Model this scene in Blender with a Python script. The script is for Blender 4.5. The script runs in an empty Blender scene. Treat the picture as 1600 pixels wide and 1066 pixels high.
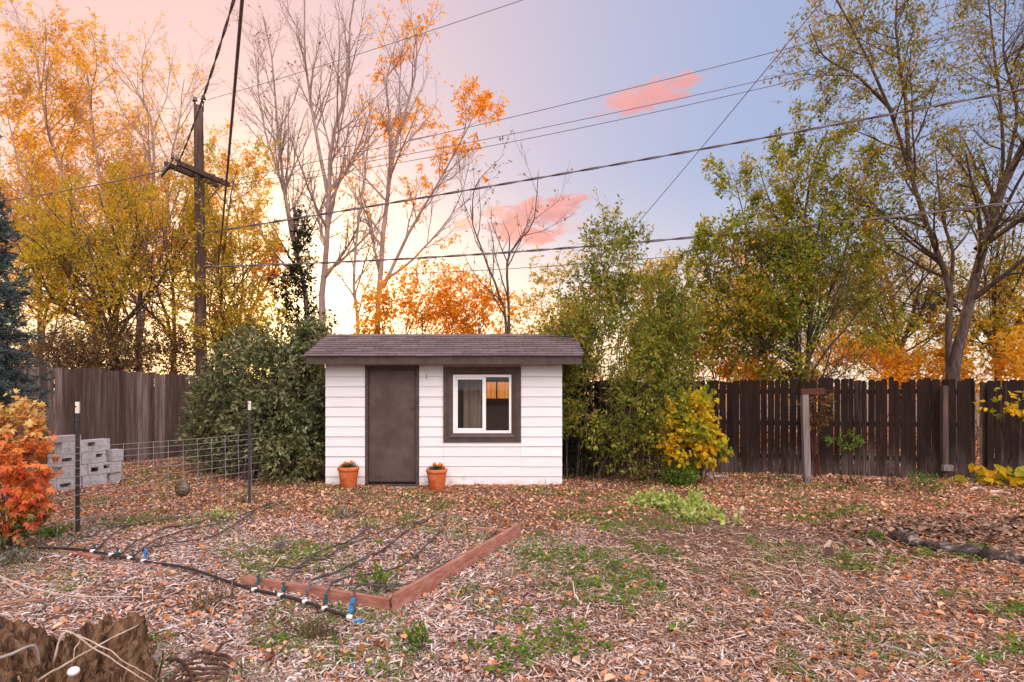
import bpy, math
import numpy as np

# ------------------------------------------------------------------ basics
SC = bpy.context.scene
COL = SC.collection
F, HZ, CH = 930.0, 608.0, 1.66          # focal length (px of the photo), horizon row, camera height


def P(px, py, D):
    """World point seen at photo pixel (px, py) at depth D."""
    return np.array([(px - 800) / F * D, D, CH + (HZ - py) / F * D])


def G(px, py, z=0.0):
    """Ground point seen at photo pixel."""
    return P(px, py, F * (CH - z) / (py - HZ))


def R(seed):
    return np.random.default_rng(seed)


def unit(v):
    v = np.asarray(v, float)
    return v / np.maximum(np.linalg.norm(v, axis=-1, keepdims=True), 1e-9)


def sstep(a, b, x):
    t = np.clip((x - a) / (b - a), 0, 1)
    return t * t * (3 - 2 * t)


def gz(x, y):
    """Ground height: a nearly flat yard with small bumps, rising a little to the far left."""
    x = np.asarray(x, float); y = np.asarray(y, float)
    z = 0.012 * np.sin(1.7 * x + 0.6) * np.cos(1.3 * y + 0.2) + 0.008 * np.sin(3.9 * x - 2.1 * y) + 0.006 * np.sin(5.3 * y + 2.2 * x)
    z = z + 0.10 * sstep(-7.0, -9.5, x) * sstep(9, 11, y)
    z = z + 0.07 * np.exp(-((x - 5.3) / 1.5) ** 2 - ((y - 7.0) / 0.55) ** 2)
    z = z - 0.03 * np.exp(-((x - 2.6) / 1.2) ** 2 - ((y - 6.6) / 1.2) ** 2)
    return z


def vnoise(p, seed, scale):
    """Cheap smooth pseudo noise in [-1, 1] from summed sines."""
    r = R(seed)
    out = np.zeros(len(p))
    for i in range(7):
        k = r.normal(0, 1, p.shape[1]) * scale * (1.0 + 0.35 * i)
        out += np.sin(p @ k + r.uniform(0, 6.28)) / (1 + 0.3 * i)
    return out / 2.6


# ------------------------------------------------------------------ mesh building
class MB:
    def __init__(self):
        self.V, self.F, self.n = [], [], 0

    def add(self, V, Fc):
        V = np.asarray(V, float).reshape(-1, 3)
        if isinstance(Fc, np.ndarray):
            self.F.append(Fc.astype(np.int64) + self.n)
        else:
            by = {}
            for f in Fc:
                by.setdefault(len(f), []).append(f)
            for k in by:
                self.F.append(np.array(by[k], np.int64) + self.n)
        self.V.append(V); self.n += len(V)
        return self

    def box(self, c, s, rz=0.0, tilt=None):
        c = np.asarray(c, float); h = np.asarray(s, float) / 2
        v = np.array([[x, y, z] for z in (-1, 1) for y in (-1, 1) for x in (-1, 1)], float) * h
        if tilt is not None:
            v = v @ np.asarray(tilt).T
        if rz:
            a, b = math.cos(rz), math.sin(rz)
            v = v @ np.array([[a, b, 0], [-b, a, 0], [0, 0, 1]])
        return self.add(v + c, [(0, 2, 3, 1), (4, 5, 7, 6), (0, 1, 5, 4), (1, 3, 7, 5), (3, 2, 6, 7), (2, 0, 4, 6)])

    def bx(self, x0, x1, y0, y1, z0, z1):
        return self.box(((x0 + x1) / 2, (y0 + y1) / 2, (z0 + z1) / 2), (x1 - x0, y1 - y0, z1 - z0))

    def tube(self, pts, rad, k=8, cap=True):
        pts = np.asarray(pts, float)
        self.tubes(pts[None], np.broadcast_to(np.asarray(rad, float), (len(pts),))[None], k, cap)
        return self

    def tubes(self, pts, rad, k, cap=False):
        """Many tubes at once: pts (B,S,3), rad (B,S)."""
        B, S, _ = pts.shape
        if B == 0:
            return self
        t = unit(np.gradient(pts, axis=1))
        ref = np.where(np.abs(t[:, :1, 2:3]) > 0.92, np.array([1.0, 0, 0]), np.array([0, 0, 1.0]))
        u = unit(np.cross(t, np.broadcast_to(ref, t.shape)))
        w = np.cross(t, u)
        a = np.arange(k) * 2 * math.pi / k
        ring = u[:, :, None, :] * np.cos(a)[None, None, :, None] + w[:, :, None, :] * np.sin(a)[None, None, :, None]
        V = pts[:, :, None, :] + ring * rad[:, :, None, None]
        idx = np.arange(B * S * k).reshape(B, S, k)
        a0 = idx[:, :-1, :]; a1 = idx[:, 1:, :]
        q = np.stack([a0, np.roll(a0, -1, 2), np.roll(a1, -1, 2), a1], -1).reshape(-1, 4)
        base = self.n
        self.add(V.reshape(-1, 3), q)
        if cap:
            self.F.append(idx[:, 0, ::-1] + base); self.F.append(idx[:, -1, :] + base)
        return self

    def lathe(self, c, prof, k=24, squash=1.0):
        prof = np.asarray(prof, float)
        a = np.arange(k) * 2 * math.pi / k
        V = np.stack([np.outer(prof[:, 0], np.cos(a)), np.outer(prof[:, 0], np.sin(a)) * squash, np.repeat(prof[:, 1:2], k, 1)], -1)
        S = len(prof)
        idx = np.arange(S * k).reshape(S, k)
        q = np.stack([idx[:-1], np.roll(idx[:-1], -1, 1), np.roll(idx[1:], -1, 1), idx[1:]], -1).reshape(-1, 4)
        return self.add(V.reshape(-1, 3) + np.asarray(c, float), q)

    def build(self, name, mat, parent=None, origin=None, smooth=False, bevel=0.0):
        V = np.concatenate(self.V) if self.V else np.zeros((0, 3))
        if parent is not None:
            o0 = np.array(WORLD[parent.name])
        elif origin is not None:
            o0 = np.asarray(origin, float)
        else:
            o0 = np.zeros(3)
        me = bpy.data.meshes.new(name)
        me.vertices.add(len(V))
        me.vertices.foreach_set('co', (V - o0).astype(np.float32).ravel())
        loops = np.concatenate([f.ravel() for f in self.F]); tot = np.concatenate([np.full(len(f), f.shape[1]) for f in self.F])
        me.loops.add(len(loops)); me.loops.foreach_set('vertex_index', loops.astype(np.int32))
        me.polygons.add(len(tot))
        st = np.concatenate([[0], np.cumsum(tot)[:-1]])
        me.polygons.foreach_set('loop_start', st.astype(np.int32))
        me.polygons.foreach_set('use_smooth', np.full(len(tot), bool(smooth)))
        me.update(calc_edges=True); me.validate()
        me.materials.append(mat)
        o = bpy.data.objects.new(name, me)
        COL.objects.link(o)
        if parent is not None:
            o.parent = parent
            WORLD[o.name] = tuple(o0)
        else:
            o.location = o0
            WORLD[o.name] = tuple(o0)
        if bevel:
            b = o.modifiers.new('soft_edges', 'BEVEL'); b.width = bevel; b.segments = 2; b.limit_method = 'ANGLE'
        return o


WORLD = {}      # world position of each object's origin, for child meshes given in world coordinates


def tag(o, label=None, cat=None, group=None, kind=None):
    if label: o['label'] = label
    if cat: o['category'] = cat
    if group: o['group'] = group
    if kind: o['kind'] = kind
    return o


def thing(name, label, cat, loc=(0, 0, 0), group=None):
    o = bpy.data.objects.new(name, None)
    COL.objects.link(o); o.location = [float(v) for v in loc]; o.empty_display_size = 0.1
    WORLD[o.name] = tuple(float(v) for v in loc)
    return tag(o, label, cat, group)


def spline(pts, n):
    """Catmull-Rom resample of a polyline to n points."""
    p = np.asarray(pts, float)
    if len(p) == 2:
        return p[0] + (p[1] - p[0]) * np.linspace(0, 1, n)[:, None]
    q = np.vstack([2 * p[0] - p[1], p, 2 * p[-1] - p[-2]])
    out = []
    for s in np.linspace(0, len(p) - 1 - 1e-6, n):
        i = int(s); t = s - i
        a, b, c, d = q[i], q[i + 1], q[i + 2], q[i + 3]
        out.append(0.5 * (2 * b + (c - a) * t + (2 * a - 5 * b + 4 * c - d) * t * t + (3 * b - a - 3 * c + d) * t ** 3))
    return np.array(out)


# ------------------------------------------------------------------ materials
def nd(nt, t, ins=None, **at):
    n = nt.nodes.new(t)
    for k, v in at.items():
        setattr(n, k, v)
    for k, v in (ins or {}).items():
        if hasattr(v, 'is_linked') or isinstance(v, bpy.types.NodeSocket):
            nt.links.new(v, n.inputs[k])
        else:
            n.inputs[k].default_value = v
    return n


def math_(nt, op, a, b=0.0, c=0.0, clamp=False):
    return nd(nt, 'ShaderNodeMath', {0: a, 1: b, 2: c}, operation=op, use_clamp=clamp).outputs[0]


def ramp(nt, fac, stops, interp='LINEAR'):
    n = nt.nodes.new('ShaderNodeValToRGB')
    cr = n.color_ramp; cr.interpolation = interp
    while len(cr.elements) < len(stops):
        cr.elements.new(0.5)
    for e, (p, c) in zip(cr.elements, stops):
        e.position = p; e.color = (*c[:3], 1)
    nt.links.new(fac, n.inputs[0])
    return n.outputs[0]


def even(cols):
    n = len(cols)
    return [((i / (n - 1)) if n > 1 else 0.0, c) for i, c in enumerate(cols)]


def noise(nt, scale, vec=None, detail=5, rough=0.6, dist=0.0, lo=0.3, hi=0.7):
    n = nd(nt, 'ShaderNodeTexNoise', {'Scale': scale, 'Detail': detail, 'Roughness': rough, 'Distortion': dist})
    if vec is not None:
        nt.links.new(vec, n.inputs['Vector'])
    return nd(nt, 'ShaderNodeMapRange', {0: n.outputs['Fac'], 1: lo, 2: hi}).outputs[0]


def coord(nt, scale=(1, 1, 1), space='Object', rot=(0, 0, 0)):
    tc = nt.nodes.new('ShaderNodeTexCoord')
    return nd(nt, 'ShaderNodeMapping', {'Vector': tc.outputs[space], 'Scale': scale, 'Rotation': rot}).outputs[0]


def mixc(nt, f, a, b, mode='MIX'):
    n = nt.nodes.new('ShaderNodeMix'); n.data_type = 'RGBA'; n.blend_type = mode
    for i, v in ((0, f), (6, a), (7, b)):
        if isinstance(v, bpy.types.NodeSocket):
            nt.links.new(v, n.inputs[i])
        else:
            n.inputs[i].default_value = v if i == 0 else (*v[:3], 1)
    return n.outputs[2]


def newmat(name):
    m = bpy.data.materials.new(name); m.use_nodes = True
    nt = m.node_tree
    return m, nt, nt.nodes['Principled BSDF'], nt.nodes['Material Output']


def std(name, cols, island=0.0, nscale=6.0, stretch=(1, 1, 1), rough=0.8, bump=0.0, bscale=None, spec=0.3, metal=0.0, trans=0.0,
        detail=5, spots=None, bdist=0.01, tcol=None):
    """Noise and per-piece colour variation -> principled (with a translucent share for leaves)."""
    m, nt, b, out = newmat(name)
    v = coord(nt, stretch)
    nz = noise(nt, nscale, v, detail)
    fac = nz
    if island > 0:
        g = nt.nodes.new('ShaderNodeNewGeometry')
        fac = math_(nt, 'MULTIPLY_ADD', g.outputs['Random Per Island'], island, math_(nt, 'MULTIPLY', nz, 1 - island))
    c = ramp(nt, fac, even(cols))
    if spots:
        sc, lo, hi, sc_col = spots
        c = mixc(nt, noise(nt, sc, v, 3, 0.5, 0, lo, hi), c, sc_col)
    nt.links.new(c, b.inputs['Base Color'])
    b.inputs['Roughness'].default_value = rough
    b.inputs['Specular IOR Level'].default_value = spec
    b.inputs['Metallic'].default_value = metal
    if bump > 0:
        h = noise(nt, bscale or nscale * 2, v, 6)
        bp = nd(nt, 'ShaderNodeBump', {'Strength': bump, 'Distance': bdist, 'Height': h})
        nt.links.new(bp.outputs[0], b.inputs['Normal'])
    if trans > 0:
        tl = nt.nodes.new('ShaderNodeBsdfTranslucent')
        nt.links.new(c if tcol is None else mixc(nt, 0.5, c, tcol), tl.inputs['Color'])
        mx = nd(nt, 'ShaderNodeMixShader', {0: trans, 1: b.outputs[0], 2: tl.outputs[0]})
        nt.links.new(mx.outputs[0], out.inputs['Surface'])
    return m


MT = {}
MT['white_siding'] = std('white_siding_paint', [(.70, .68, .68), (.80, .78, .785), (.84, .82, .825)], island=.25, nscale=3, stretch=(.6, 3, 9), rough=.5, bump=.25, bscale=30,
                         spots=(9, .70, .9, (.55, .50, .47)))
MT['trim_brown'] = std('brown_trim_paint', [(.050, .031, .026), (.072, .046, .039), (.095, .063, .054)], island=.2, nscale=8, stretch=(1, 1, 1), rough=.55, bump=.2, bscale=40)
MT['door_brown'] = std('brown_door_paint', [(.060, .035, .029), (.085, .052, .044), (.11, .072, .063)], nscale=3.5, rough=.5, bump=.1, bscale=60, spots=(2.2, .58, .95, (.15, .115, .105)))
MT['shingle'] = std('roof_shingle', [(.075, .053, .054), (.125, .088, .090), (.17, .122, .124), (.23, .165, .165)], island=.42, nscale=45, rough=.95, bump=.6, bscale=160, bdist=.004)
MT['vinyl'] = std('white_vinyl', [(.78, .76, .76), (.84, .82, .82)], nscale=4, rough=.35, spec=.5)
MT['interior'] = std('shed_inside_board', [(.66, .52, .43), (.78, .64, .55)], nscale=5, stretch=(6, 6, .6), rough=.8)
MT['dark_thing'] = std('dark_cloth', [(.02, .017, .017), (.05, .04, .04)], nscale=7)
MT['sill'] = std('weathered_sill', [(.14, .11, .09), (.35, .30, .26)], nscale=9)
MT['terracotta'] = std('terracotta_glaze', [(.40, .085, .025), (.58, .135, .040), (.66, .20, .075)], nscale=7, rough=.5, bump=.15, spots=(9, .60, .85, (.50, .27, .19)))
MT['potsoil'] = std('potting_soil', [(.03, .02, .015), (.07, .045, .03)], nscale=40, bump=.5)
MT['marigold'] = std('marigold_petals', [(.75, .12, .01), (.85, .22, .015), (.9, .33, .02)], island=.8, nscale=20, trans=.25)
MT['marigold_leaf'] = std('marigold_leaf', [(.02, .06, .02), (.05, .11, .03), (.09, .16, .05)], island=.9, trans=.3)
MT['fence_grey'] = std('weathered_grey_board', [(.030, .017, .0125), (.076, .046, .035), (.145, .096, .078), (.30, .225, .19)], island=.5, nscale=2.2, stretch=(9, 9, .55), rough=.9, bump=.5, bscale=7,
                       spots=(1.5, .72, .8, (.035, .026, .024)))
MT['fence_dark_plain'] = std('dark_stained_board', [(.007, .004, .0033), (.014, .008, .0065), (.028, .0165, .0138), (.072, .046, .040)], island=.45, nscale=2.0, stretch=(9, 9, .5), rough=.9, bump=.5, bscale=7)
MT['fence_rail'] = std('fence_rail_wood', [(.02, .014, .012), (.06, .045, .04)], nscale=4)
MT['post_grey'] = std('grey_weathered_post', [(.12, .088, .082), (.20, .155, .148), (.29, .235, .225)], nscale=3, stretch=(9, 9, .5), rough=.9, bump=.4)
MT['rust_wood'] = std('reddish_wood', [(.05, .014, .008), (.12, .034, .020)], nscale=6, stretch=(1, 5, 5))
MT['bed_board'] = std('redwood_board', [(.24, .088, .058), (.36, .15, .105), (.48, .23, .17)], island=.1, nscale=2.2, stretch=(3, 3, 14), rough=.75, bump=.35, bscale=5, spots=(1.4, .62, .8, (.15, .06, .045)))
MT['black_pipe'] = std('black_poly_pipe', [(.010, .009, .010), (.03, .026, .027)], nscale=9, rough=.35, spec=.5)
MT['drip_hose'] = std('dusty_drip_hose', [(.030, .024, .025), (.07, .058, .06), (.15, .125, .13)], nscale=5, rough=.5, spots=(8, .6, .8, (.20, .165, .165)))
MT['valve_green'] = std('green_plastic', [(.005, .06, .055), (.01, .10, .085)], rough=.4)
MT['valve_blue'] = std('blue_plastic', [(.02, .16, .42), (.04, .25, .58)], rough=.4)
MT['white_plastic'] = std('white_plastic', [(.7, .68, .66), (.8, .78, .76)], rough=.4)
MT['galv'] = std('galvanised_wire', [(.26, .235, .235), (.42, .385, .385)], nscale=15, rough=.5, metal=.3)
MT['steel_dark'] = std('dark_steel', [(.030, .024, .022), (.075, .06, .055)], nscale=18, rough=.7)
MT['post_white'] = std('white_post_tip', [(.62, .55, .46), (.75, .68, .60)], nscale=18, rough=.6, spots=(25, .66, .72, (.05, .04, .035)))
MT['bronze'] = std('bronze_patina', [(.05, .034, .024), (.12, .085, .06), (.20, .15, .11)], nscale=9, rough=.5, metal=.35, bump=.3)
MT['concrete'] = std('pale_concrete', [(.30, .27, .27), (.48, .44, .44), (.60, .56, .56)], nscale=26, rough=.95, bump=.7, bscale=70, spots=(5, .58, .85, (.33, .28, .27)))
MT['concrete_pink'] = std('pinkish_concrete', [(.36, .29, .28), (.46, .38, .37)], nscale=22, rough=.95, bump=.35, bscale=60)
MT['wire'] = std('weathered_cable', [(.13, .10, .11), (.21, .17, .18)], nscale=3, rough=.6)
MT['wire_thin'] = std('thin_overhead_wire', [(.14, .12, .14), (.20, .17, .20)], nscale=3, rough=.6)
MT['pole'] = std('creosote_pole', [(.042, .022, .015), (.085, .048, .035), (.15, .092, .072)], nscale=3, stretch=(7, 7, .4), rough=.9, bump=.5)
MT['crossarm'] = std('dark_crossarm', [(.045, .028, .021), (.10, .068, .054)], nscale=5)
MT['insulator'] = std('dark_insulator', [(.03, .025, .028), (.07, .06, .065)], rough=.3, spec=.6)
MT['bark_brown'] = std('brown_bark', [(.055, .034, .026), (.11, .072, .058), (.18, .125, .105)], nscale=7, stretch=(3, 3, .7), rough=.95, bump=.7, bscale=14, bdist=.03)
MT['bark_pink'] = std('pale_pinkish_bark', [(.22, .145, .12), (.34, .24, .21), (.45, .335, .30)], nscale=6, stretch=(2, 2, .6), rough=.9, bump=.4)
MT['bark_dark'] = std('dark_bark', [(.03, .02, .016), (.06, .042, .034), (.10, .07, .056)], nscale=8, stretch=(3, 3, .7), rough=.95, bump=.6, bdist=.02)
MT['twig'] = std('dry_pale_twig', [(.30, .20, .14), (.46, .35, .27), (.56, .46, .38)], nscale=9, rough=.8)
MT['log'] = std('dead_log', [(.018, .012, .010), (.045, .030, .026), (.095, .068, .060), (.34, .26, .23)], nscale=3.0, stretch=(1.2, 5, 5), rough=.9, bump=.7, bdist=.02)
MT['stump'] = std('rotten_stump', [(.022, .011, .006), (.13, .062, .030), (.31, .165, .085), (.55, .35, .22)], nscale=5, stretch=(4, 4, .6), rough=.95, bump=1.0, bscale=13, bdist=.03, spots=(5, .60, .76, (.03, .018, .012)))
MT['rust'] = std('rusty_iron', [(.030, .016, .013), (.085, .036, .026), (.15, .075, .055)], nscale=16, rough=.85, bump=.4)
MT['stick_grey'] = std('grey_stick', [(.22, .18, .165), (.38, .33, .31)], nscale=6, stretch=(3, 3, .8), rough=.9, bump=.4)
MT['cloth'] = std('white_ball_plastic', [(.74, .73, .73), (.80, .79, .79)], rough=.5)
MT['bark_slab'] = std('peeled_bark', [(.30, .20, .14), (.50, .36, .27), (.60, .46, .36)], nscale=6, stretch=(1, 5, 5), rough=.9, bump=.4)
MT['orange_board'] = std('orange_brown_board', [(.22, .10, .05), (.36, .18, .10)], nscale=5, stretch=(1, 6, 6), rough=.85)


def leaf(name, cols, island=.55, nscale=.7, trans=.45, rough=.6, spec=.14, tcol=None):
    MT[name] = std(name, cols, island=island, nscale=nscale, trans=trans, rough=rough, spec=spec, detail=2, tcol=tcol)


leaf('leaf_gold', [(.46, .18, .014), (.74, .34, .022), (.84, .47, .035), (.82, .52, .06), (.48, .38, .04)], trans=.6)
leaf('leaf_yellowgreen', [(.84, .46, .04), (.84, .52, .04), (.66, .48, .035), (.40, .37, .03), (.82, .44, .03)], trans=.6)
leaf('leaf_orange', [(.60, .19, .010), (.80, .32, .014), (.86, .42, .022), (.74, .36, .03)], trans=.5)
leaf('leaf_orange_bright', [(.74, .24, .008), (.86, .36, .012), (.88, .46, .02)], trans=.5)
leaf('leaf_amber_green', [(.80, .38, .02), (.85, .44, .025), (.50, .38, .03), (.22, .25, .025), (.78, .40, .02)], trans=.6)
leaf('leaf_green_tree', [(.06, .10, .012), (.14, .21, .018), (.27, .30, .024), (.50, .36, .026), (.76, .38, .026)], nscale=.9)
leaf('leaf_tall_tree', [(.08, .10, .018), (.17, .19, .026), (.28, .24, .035), (.42, .25, .04), (.23, .22, .035)], nscale=.9)
leaf('leaf_shrub_green', [(.045, .065, .008), (.12, .155, .018), (.24, .265, .030), (.42, .38, .06), (.72, .40, .03)], nscale=2.2, island=.45)
leaf('leaf_privet', [(.028, .040, .012), (.075, .095, .028), (.155, .17, .058), (.29, .275, .13), (.27, .21, .05)], nscale=1.3, trans=.25, rough=.35, spec=.5)
leaf('leaf_ivy', [(.012, .018, .008), (.03, .04, .016), (.06, .065, .026)], trans=.3)
leaf('leaf_vine_yellow', [(.12, .20, .02), (.34, .36, .03), (.80, .50, .02), (.88, .48, .015)], nscale=2.6, island=.35)
leaf('leaf_bright_green', [(.06, .13, .012), (.14, .25, .025), (.27, .38, .06)], nscale=4)
leaf('leaf_squash', [(.17, .26, .03), (.38, .46, .08), (.55, .60, .20), (.62, .62, .34)], nscale=3, trans=.35)
leaf('leaf_sage', [(.12, .13, .085), (.22, .225, .155), (.34, .32, .25)], nscale=4, trans=.2)
leaf('leaf_bronze', [(.10, .09, .04), (.22, .16, .075), (.34, .24, .14)], nscale=3)
leaf('leaf_thicket', [(.08, .045, .025), (.17, .09, .04), (.30, .17, .06), (.10, .09, .03)], nscale=1.2)
leaf('needle_blue', [(.05, .075, .070), (.10, .135, .125), (.17, .21, .20)], nscale=3, trans=.1)

# ------------------------------------------------------------------ vegetation
def redshrub_mat():
    m, nt, b, out = newmat('autumn_shrub_leaf')
    tc = nt.nodes.new('ShaderNodeTexCoord')
    sx = nd(nt, 'ShaderNodeSeparateXYZ', {0: tc.outputs['Object']})
    g = nt.nodes.new('ShaderNodeNewGeometry')
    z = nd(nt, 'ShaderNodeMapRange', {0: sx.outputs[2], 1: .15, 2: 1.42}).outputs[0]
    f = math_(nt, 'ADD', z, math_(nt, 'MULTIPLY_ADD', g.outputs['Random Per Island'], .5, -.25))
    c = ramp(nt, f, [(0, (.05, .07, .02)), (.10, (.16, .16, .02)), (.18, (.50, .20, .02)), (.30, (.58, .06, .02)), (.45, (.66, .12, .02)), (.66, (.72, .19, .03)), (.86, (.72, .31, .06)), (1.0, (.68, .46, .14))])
    nt.links.new(c, b.inputs['Base Color']); b.inputs['Roughness'].default_value = .5
    tl = nd(nt, 'ShaderNodeBsdfTranslucent', {'Color': c})
    nt.links.new(nd(nt, 'ShaderNodeMixShader', {0: .35, 1: b.outputs[0], 2: tl.outputs[0]}).outputs[0], out.inputs['Surface'])
    return m


MT['leaf_red_shrub'] = redshrub_mat()


def leaves(mb, pos, size, rng, droop=0.3, aspect=0.5, out=None, shape='diamond', outw=0.6):
    """Leaf-sized faces: diamonds (far) or folded six-corner leaves (near)."""
    n = len(pos)
    if n == 0:
        return
    ax = rng.normal(0, 1, (n, 3))
    if out is not None:
        ax = unit(ax) + outw * 1.6 * out
    ax[:, 2] -= droop * 1.5
    ax = unit(ax)
    sd = unit(np.cross(ax, rng.normal(0, 1, (n, 3)) + np.array([0, 0, 1.2])))
    nr = np.cross(sd, ax)
    L = size * rng.uniform(.6, 1.3, n)[:, None]
    W = L * aspect * rng.uniform(.8, 1.2, n)[:, None] * .5
    fold = nr * W * rng.uniform(0, .6, n)[:, None]
    b = pos
    t = pos + ax * L - nr * L * rng.uniform(-.1, .25, n)[:, None]
    if shape == 'diamond':
        m = pos + ax * L * .45
        V = np.stack([b, m + sd * W + fold, t, m - sd * W + fold], 1).reshape(-1, 3)
        i = np.arange(n)[:, None] * 4
        mb.add(V, np.concatenate([i + [0, 1, 2], i + [0, 2, 3]]))
    else:
        m1 = pos + ax * L * .3; m2 = pos + ax * L * .68
        V = np.stack([b, m1 + sd * W + fold, m2 + sd * W * .8 + fold, t, m2 - sd * W * .8 + fold, m1 - sd * W + fold], 1).reshape(-1, 3)
        i = np.arange(n)[:, None] * 6
        mb.add(V, np.concatenate([i + [0, 1, 2, 3], i + [3, 4, 5, 0]]))


def grow(rng, p0, d0, L, S, wob, up):
    """Batch of curving branches: (B,S,3)."""
    B = len(p0)
    pts = np.empty((B, S, 3)); pts[:, 0] = p0
    d = unit(d0); st = (L / (S - 1))[:, None]
    for s in range(1, S):
        d = unit(d + rng.normal(0, wob, (B, 3)) + np.array([0, 0, up]))
        pts[:, s] = pts[:, s - 1] + d * st
    return pts


def children(rng, pts, rad, n, t0, t1, ang, ratio, S, wob, up, rr, L=None, bias=None, tpow=1.0, short=.5):
    B, Sp, _ = pts.shape
    par = np.repeat(np.arange(B), n)
    M = len(par)
    k = np.tile(np.arange(n), B)
    t = t0 + (t1 - t0) * ((k + rng.uniform(0, 1, M)) / n) ** tpow
    f = t * (Sp - 1); i = np.minimum(f.astype(int), Sp - 2); w = (f - i)[:, None]
    p = pts[par, i] * (1 - w) + pts[par, i + 1] * w
    tan = unit(pts[par, i + 1] - pts[par, i])
    r = rad[par, i] * (1 - w[:, 0]) + rad[par, i + 1] * w[:, 0]
    rnd = rng.normal(0, 1, (M, 3))
    if bias is not None:
        rnd = rnd + bias
    perp = unit(rnd - tan * np.sum(rnd * tan, 1, keepdims=True))
    a = np.radians(rng.normal(ang, 9, M))[:, None]
    d = tan * np.cos(a) + perp * np.sin(a)
    plen = np.linalg.norm(np.diff(pts, axis=1), axis=2).sum(1) if L is None else L
    ln = plen[par] * ratio * rng.uniform(.65, 1.2, M) * (1 - short * t)
    c = grow(rng, p, d, ln, S, wob, up)
    r0 = np.minimum(r * rr, ln * .03)
    cr = r0[:, None] * np.linspace(1, .25, S)[None, :]
    return c, cr


def at_twigs(rng, tw, per, jit=.04, t0=.15):
    B, S, _ = tw.shape
    par = np.repeat(np.arange(B), per)
    f = rng.uniform(t0, 1, len(par)) * (S - 1); i = np.minimum(f.astype(int), S - 2); w = (f - i)[:, None]
    p = tw[par, i] * (1 - w) + tw[par, i + 1] * w
    d = unit(tw[par, i + 1] - tw[par, i])
    return p + rng.normal(0, jit, p.shape), d


def tree(name, label, cat, stems, seed, levels, leafmat, bark, lsize=.1, per=5, group=None, aspect=.5, droop=.3, gap=0.0, gscale=1.0, zkeep=None,
         keep=None, r_tip=.35, sides=(10, 6, 4, 3), extra=None, trunk_only=False, wobble=.0028, fill=None, nfill=0, fillper=6, fgap=.8, fscale=1.2, flen=.45):
    """stems: list of (world polyline, base radius). levels: list of dicts for children()."""
    rng = R(seed)
    S0 = 14
    sp = np.stack([spline(s, S0) for s, _ in stems])
    wl = np.linalg.norm(sp[:, -1] - sp[:, 0], axis=1)
    w = np.cumsum(rng.normal(0, wobble, sp.shape), 1) * wl[:, None, None]
    w -= w[:, :1]
    sp = sp + w
    sr = np.stack([r * np.linspace(1, r_tip * .4, S0) ** .9 for _, r in stems])
    sr[:, 0] *= 1.25
    base = sp[0, 0].copy()
    base[2] = float(gz(base[0], base[1])) if abs(base[2]) < .6 else base[2]
    root = thing(name, label, cat, base, group)
    mb = MB(); mb.tubes(sp, sr, sides[0])
    cur, cr = sp, sr
    sh = wl / wl.max()
    allt = []
    for li, lv in enumerate(levels):
        kw = dict(lv)
        if li == 0:
            kw['L'] = np.maximum(wl, .62 * wl.max())
        cur, cr = children(rng, cur, cr, **kw)
        if li == 0:          # short stems carry fewer branches
            m0 = rng.uniform(0, 1, len(cur)) < np.minimum(1, 1.35 * np.repeat(sh, lv['n']))
            cur, cr = cur[m0], cr[m0]
        mb.tubes(cur, np.maximum(cr, .0018 if li > 1 else .003), sides[min(li + 1, len(sides) - 1)])
        allt.append(cur)
    ft = None
    if fill:
        fp, ft = sprig_points(rng, fill, nfill, seed + 40, .25, fgap, fscale, .4, .5, flen)
        mb.tubes(ft, np.tile(np.linspace(.005, .002, 4), (len(ft), 1)), 3)
    mb.build('trunk', MT[bark], root, smooth=True)
    if trunk_only or per == 0:
        return root
    lp, ld = at_twigs(rng, cur, per)
    if len(allt) > 1 and extra:
        p2, d2 = at_twigs(rng, allt[-2], extra, t0=.4)
        lp = np.concatenate([lp, p2]); ld = np.concatenate([ld, d2])
    if ft is not None:
        p3, d3 = at_twigs(rng, ft, fillper, jit=.03, t0=.0)
        lp = np.concatenate([lp, p3]); ld = np.concatenate([ld, d3])
    m = np.ones(len(lp), bool)
    if gap > 0:
        m &= vnoise(lp, seed + 5, gscale) > (-1 + gap)
    if keep is not None:
        m &= keep(lp, rng)
    lp, ld = lp[m], ld[m]
    mc = MB(); leaves(mc, lp, lsize, rng, droop, aspect, out=ld)
    mc.build('crown', MT[leafmat], root)
    return root


def sprig_points(rng, blobs, n, seed, shell=.4, gap=0.0, gscale=1.5, up=.45, zmin=.03, length=.3):
    vol = np.array([np.prod(r) ** .62 for _, r in blobs]); vol /= vol.sum()
    pick = rng.choice(len(blobs), n, p=vol)
    C = np.array([c for c, _ in blobs], float)[pick]; RR = np.array([np.broadcast_to(r, 3) for _, r in blobs], float)[pick]
    dirs = unit(rng.normal(0, 1, (n, 3)))
    rad = (shell + (1 - shell) * rng.uniform(0, 1, n) ** .6)
    rad = np.where(rng.uniform(0, 1, n) < .2, rng.uniform(0, 1, n) ** .5, rad)
    p = C + dirs * RR * (rad * (1 + .22 * vnoise(dirs * 2.2 + C, seed + 1, 1.6)))[:, None]
    ok = p[:, 2] > gz(p[:, 0], p[:, 1]) + zmin
    if gap > 0:
        ok &= vnoise(p, seed + 3, gscale) > (-1 + gap)
    p, dirs = p[ok], dirs[ok]
    d = unit(dirs + rng.normal(0, .5, p.shape) + np.array([0, 0, up]))
    return p, grow(rng, p, d, length * rng.uniform(.5, 1.3, len(p)), 4, .18, -.03)


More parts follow.
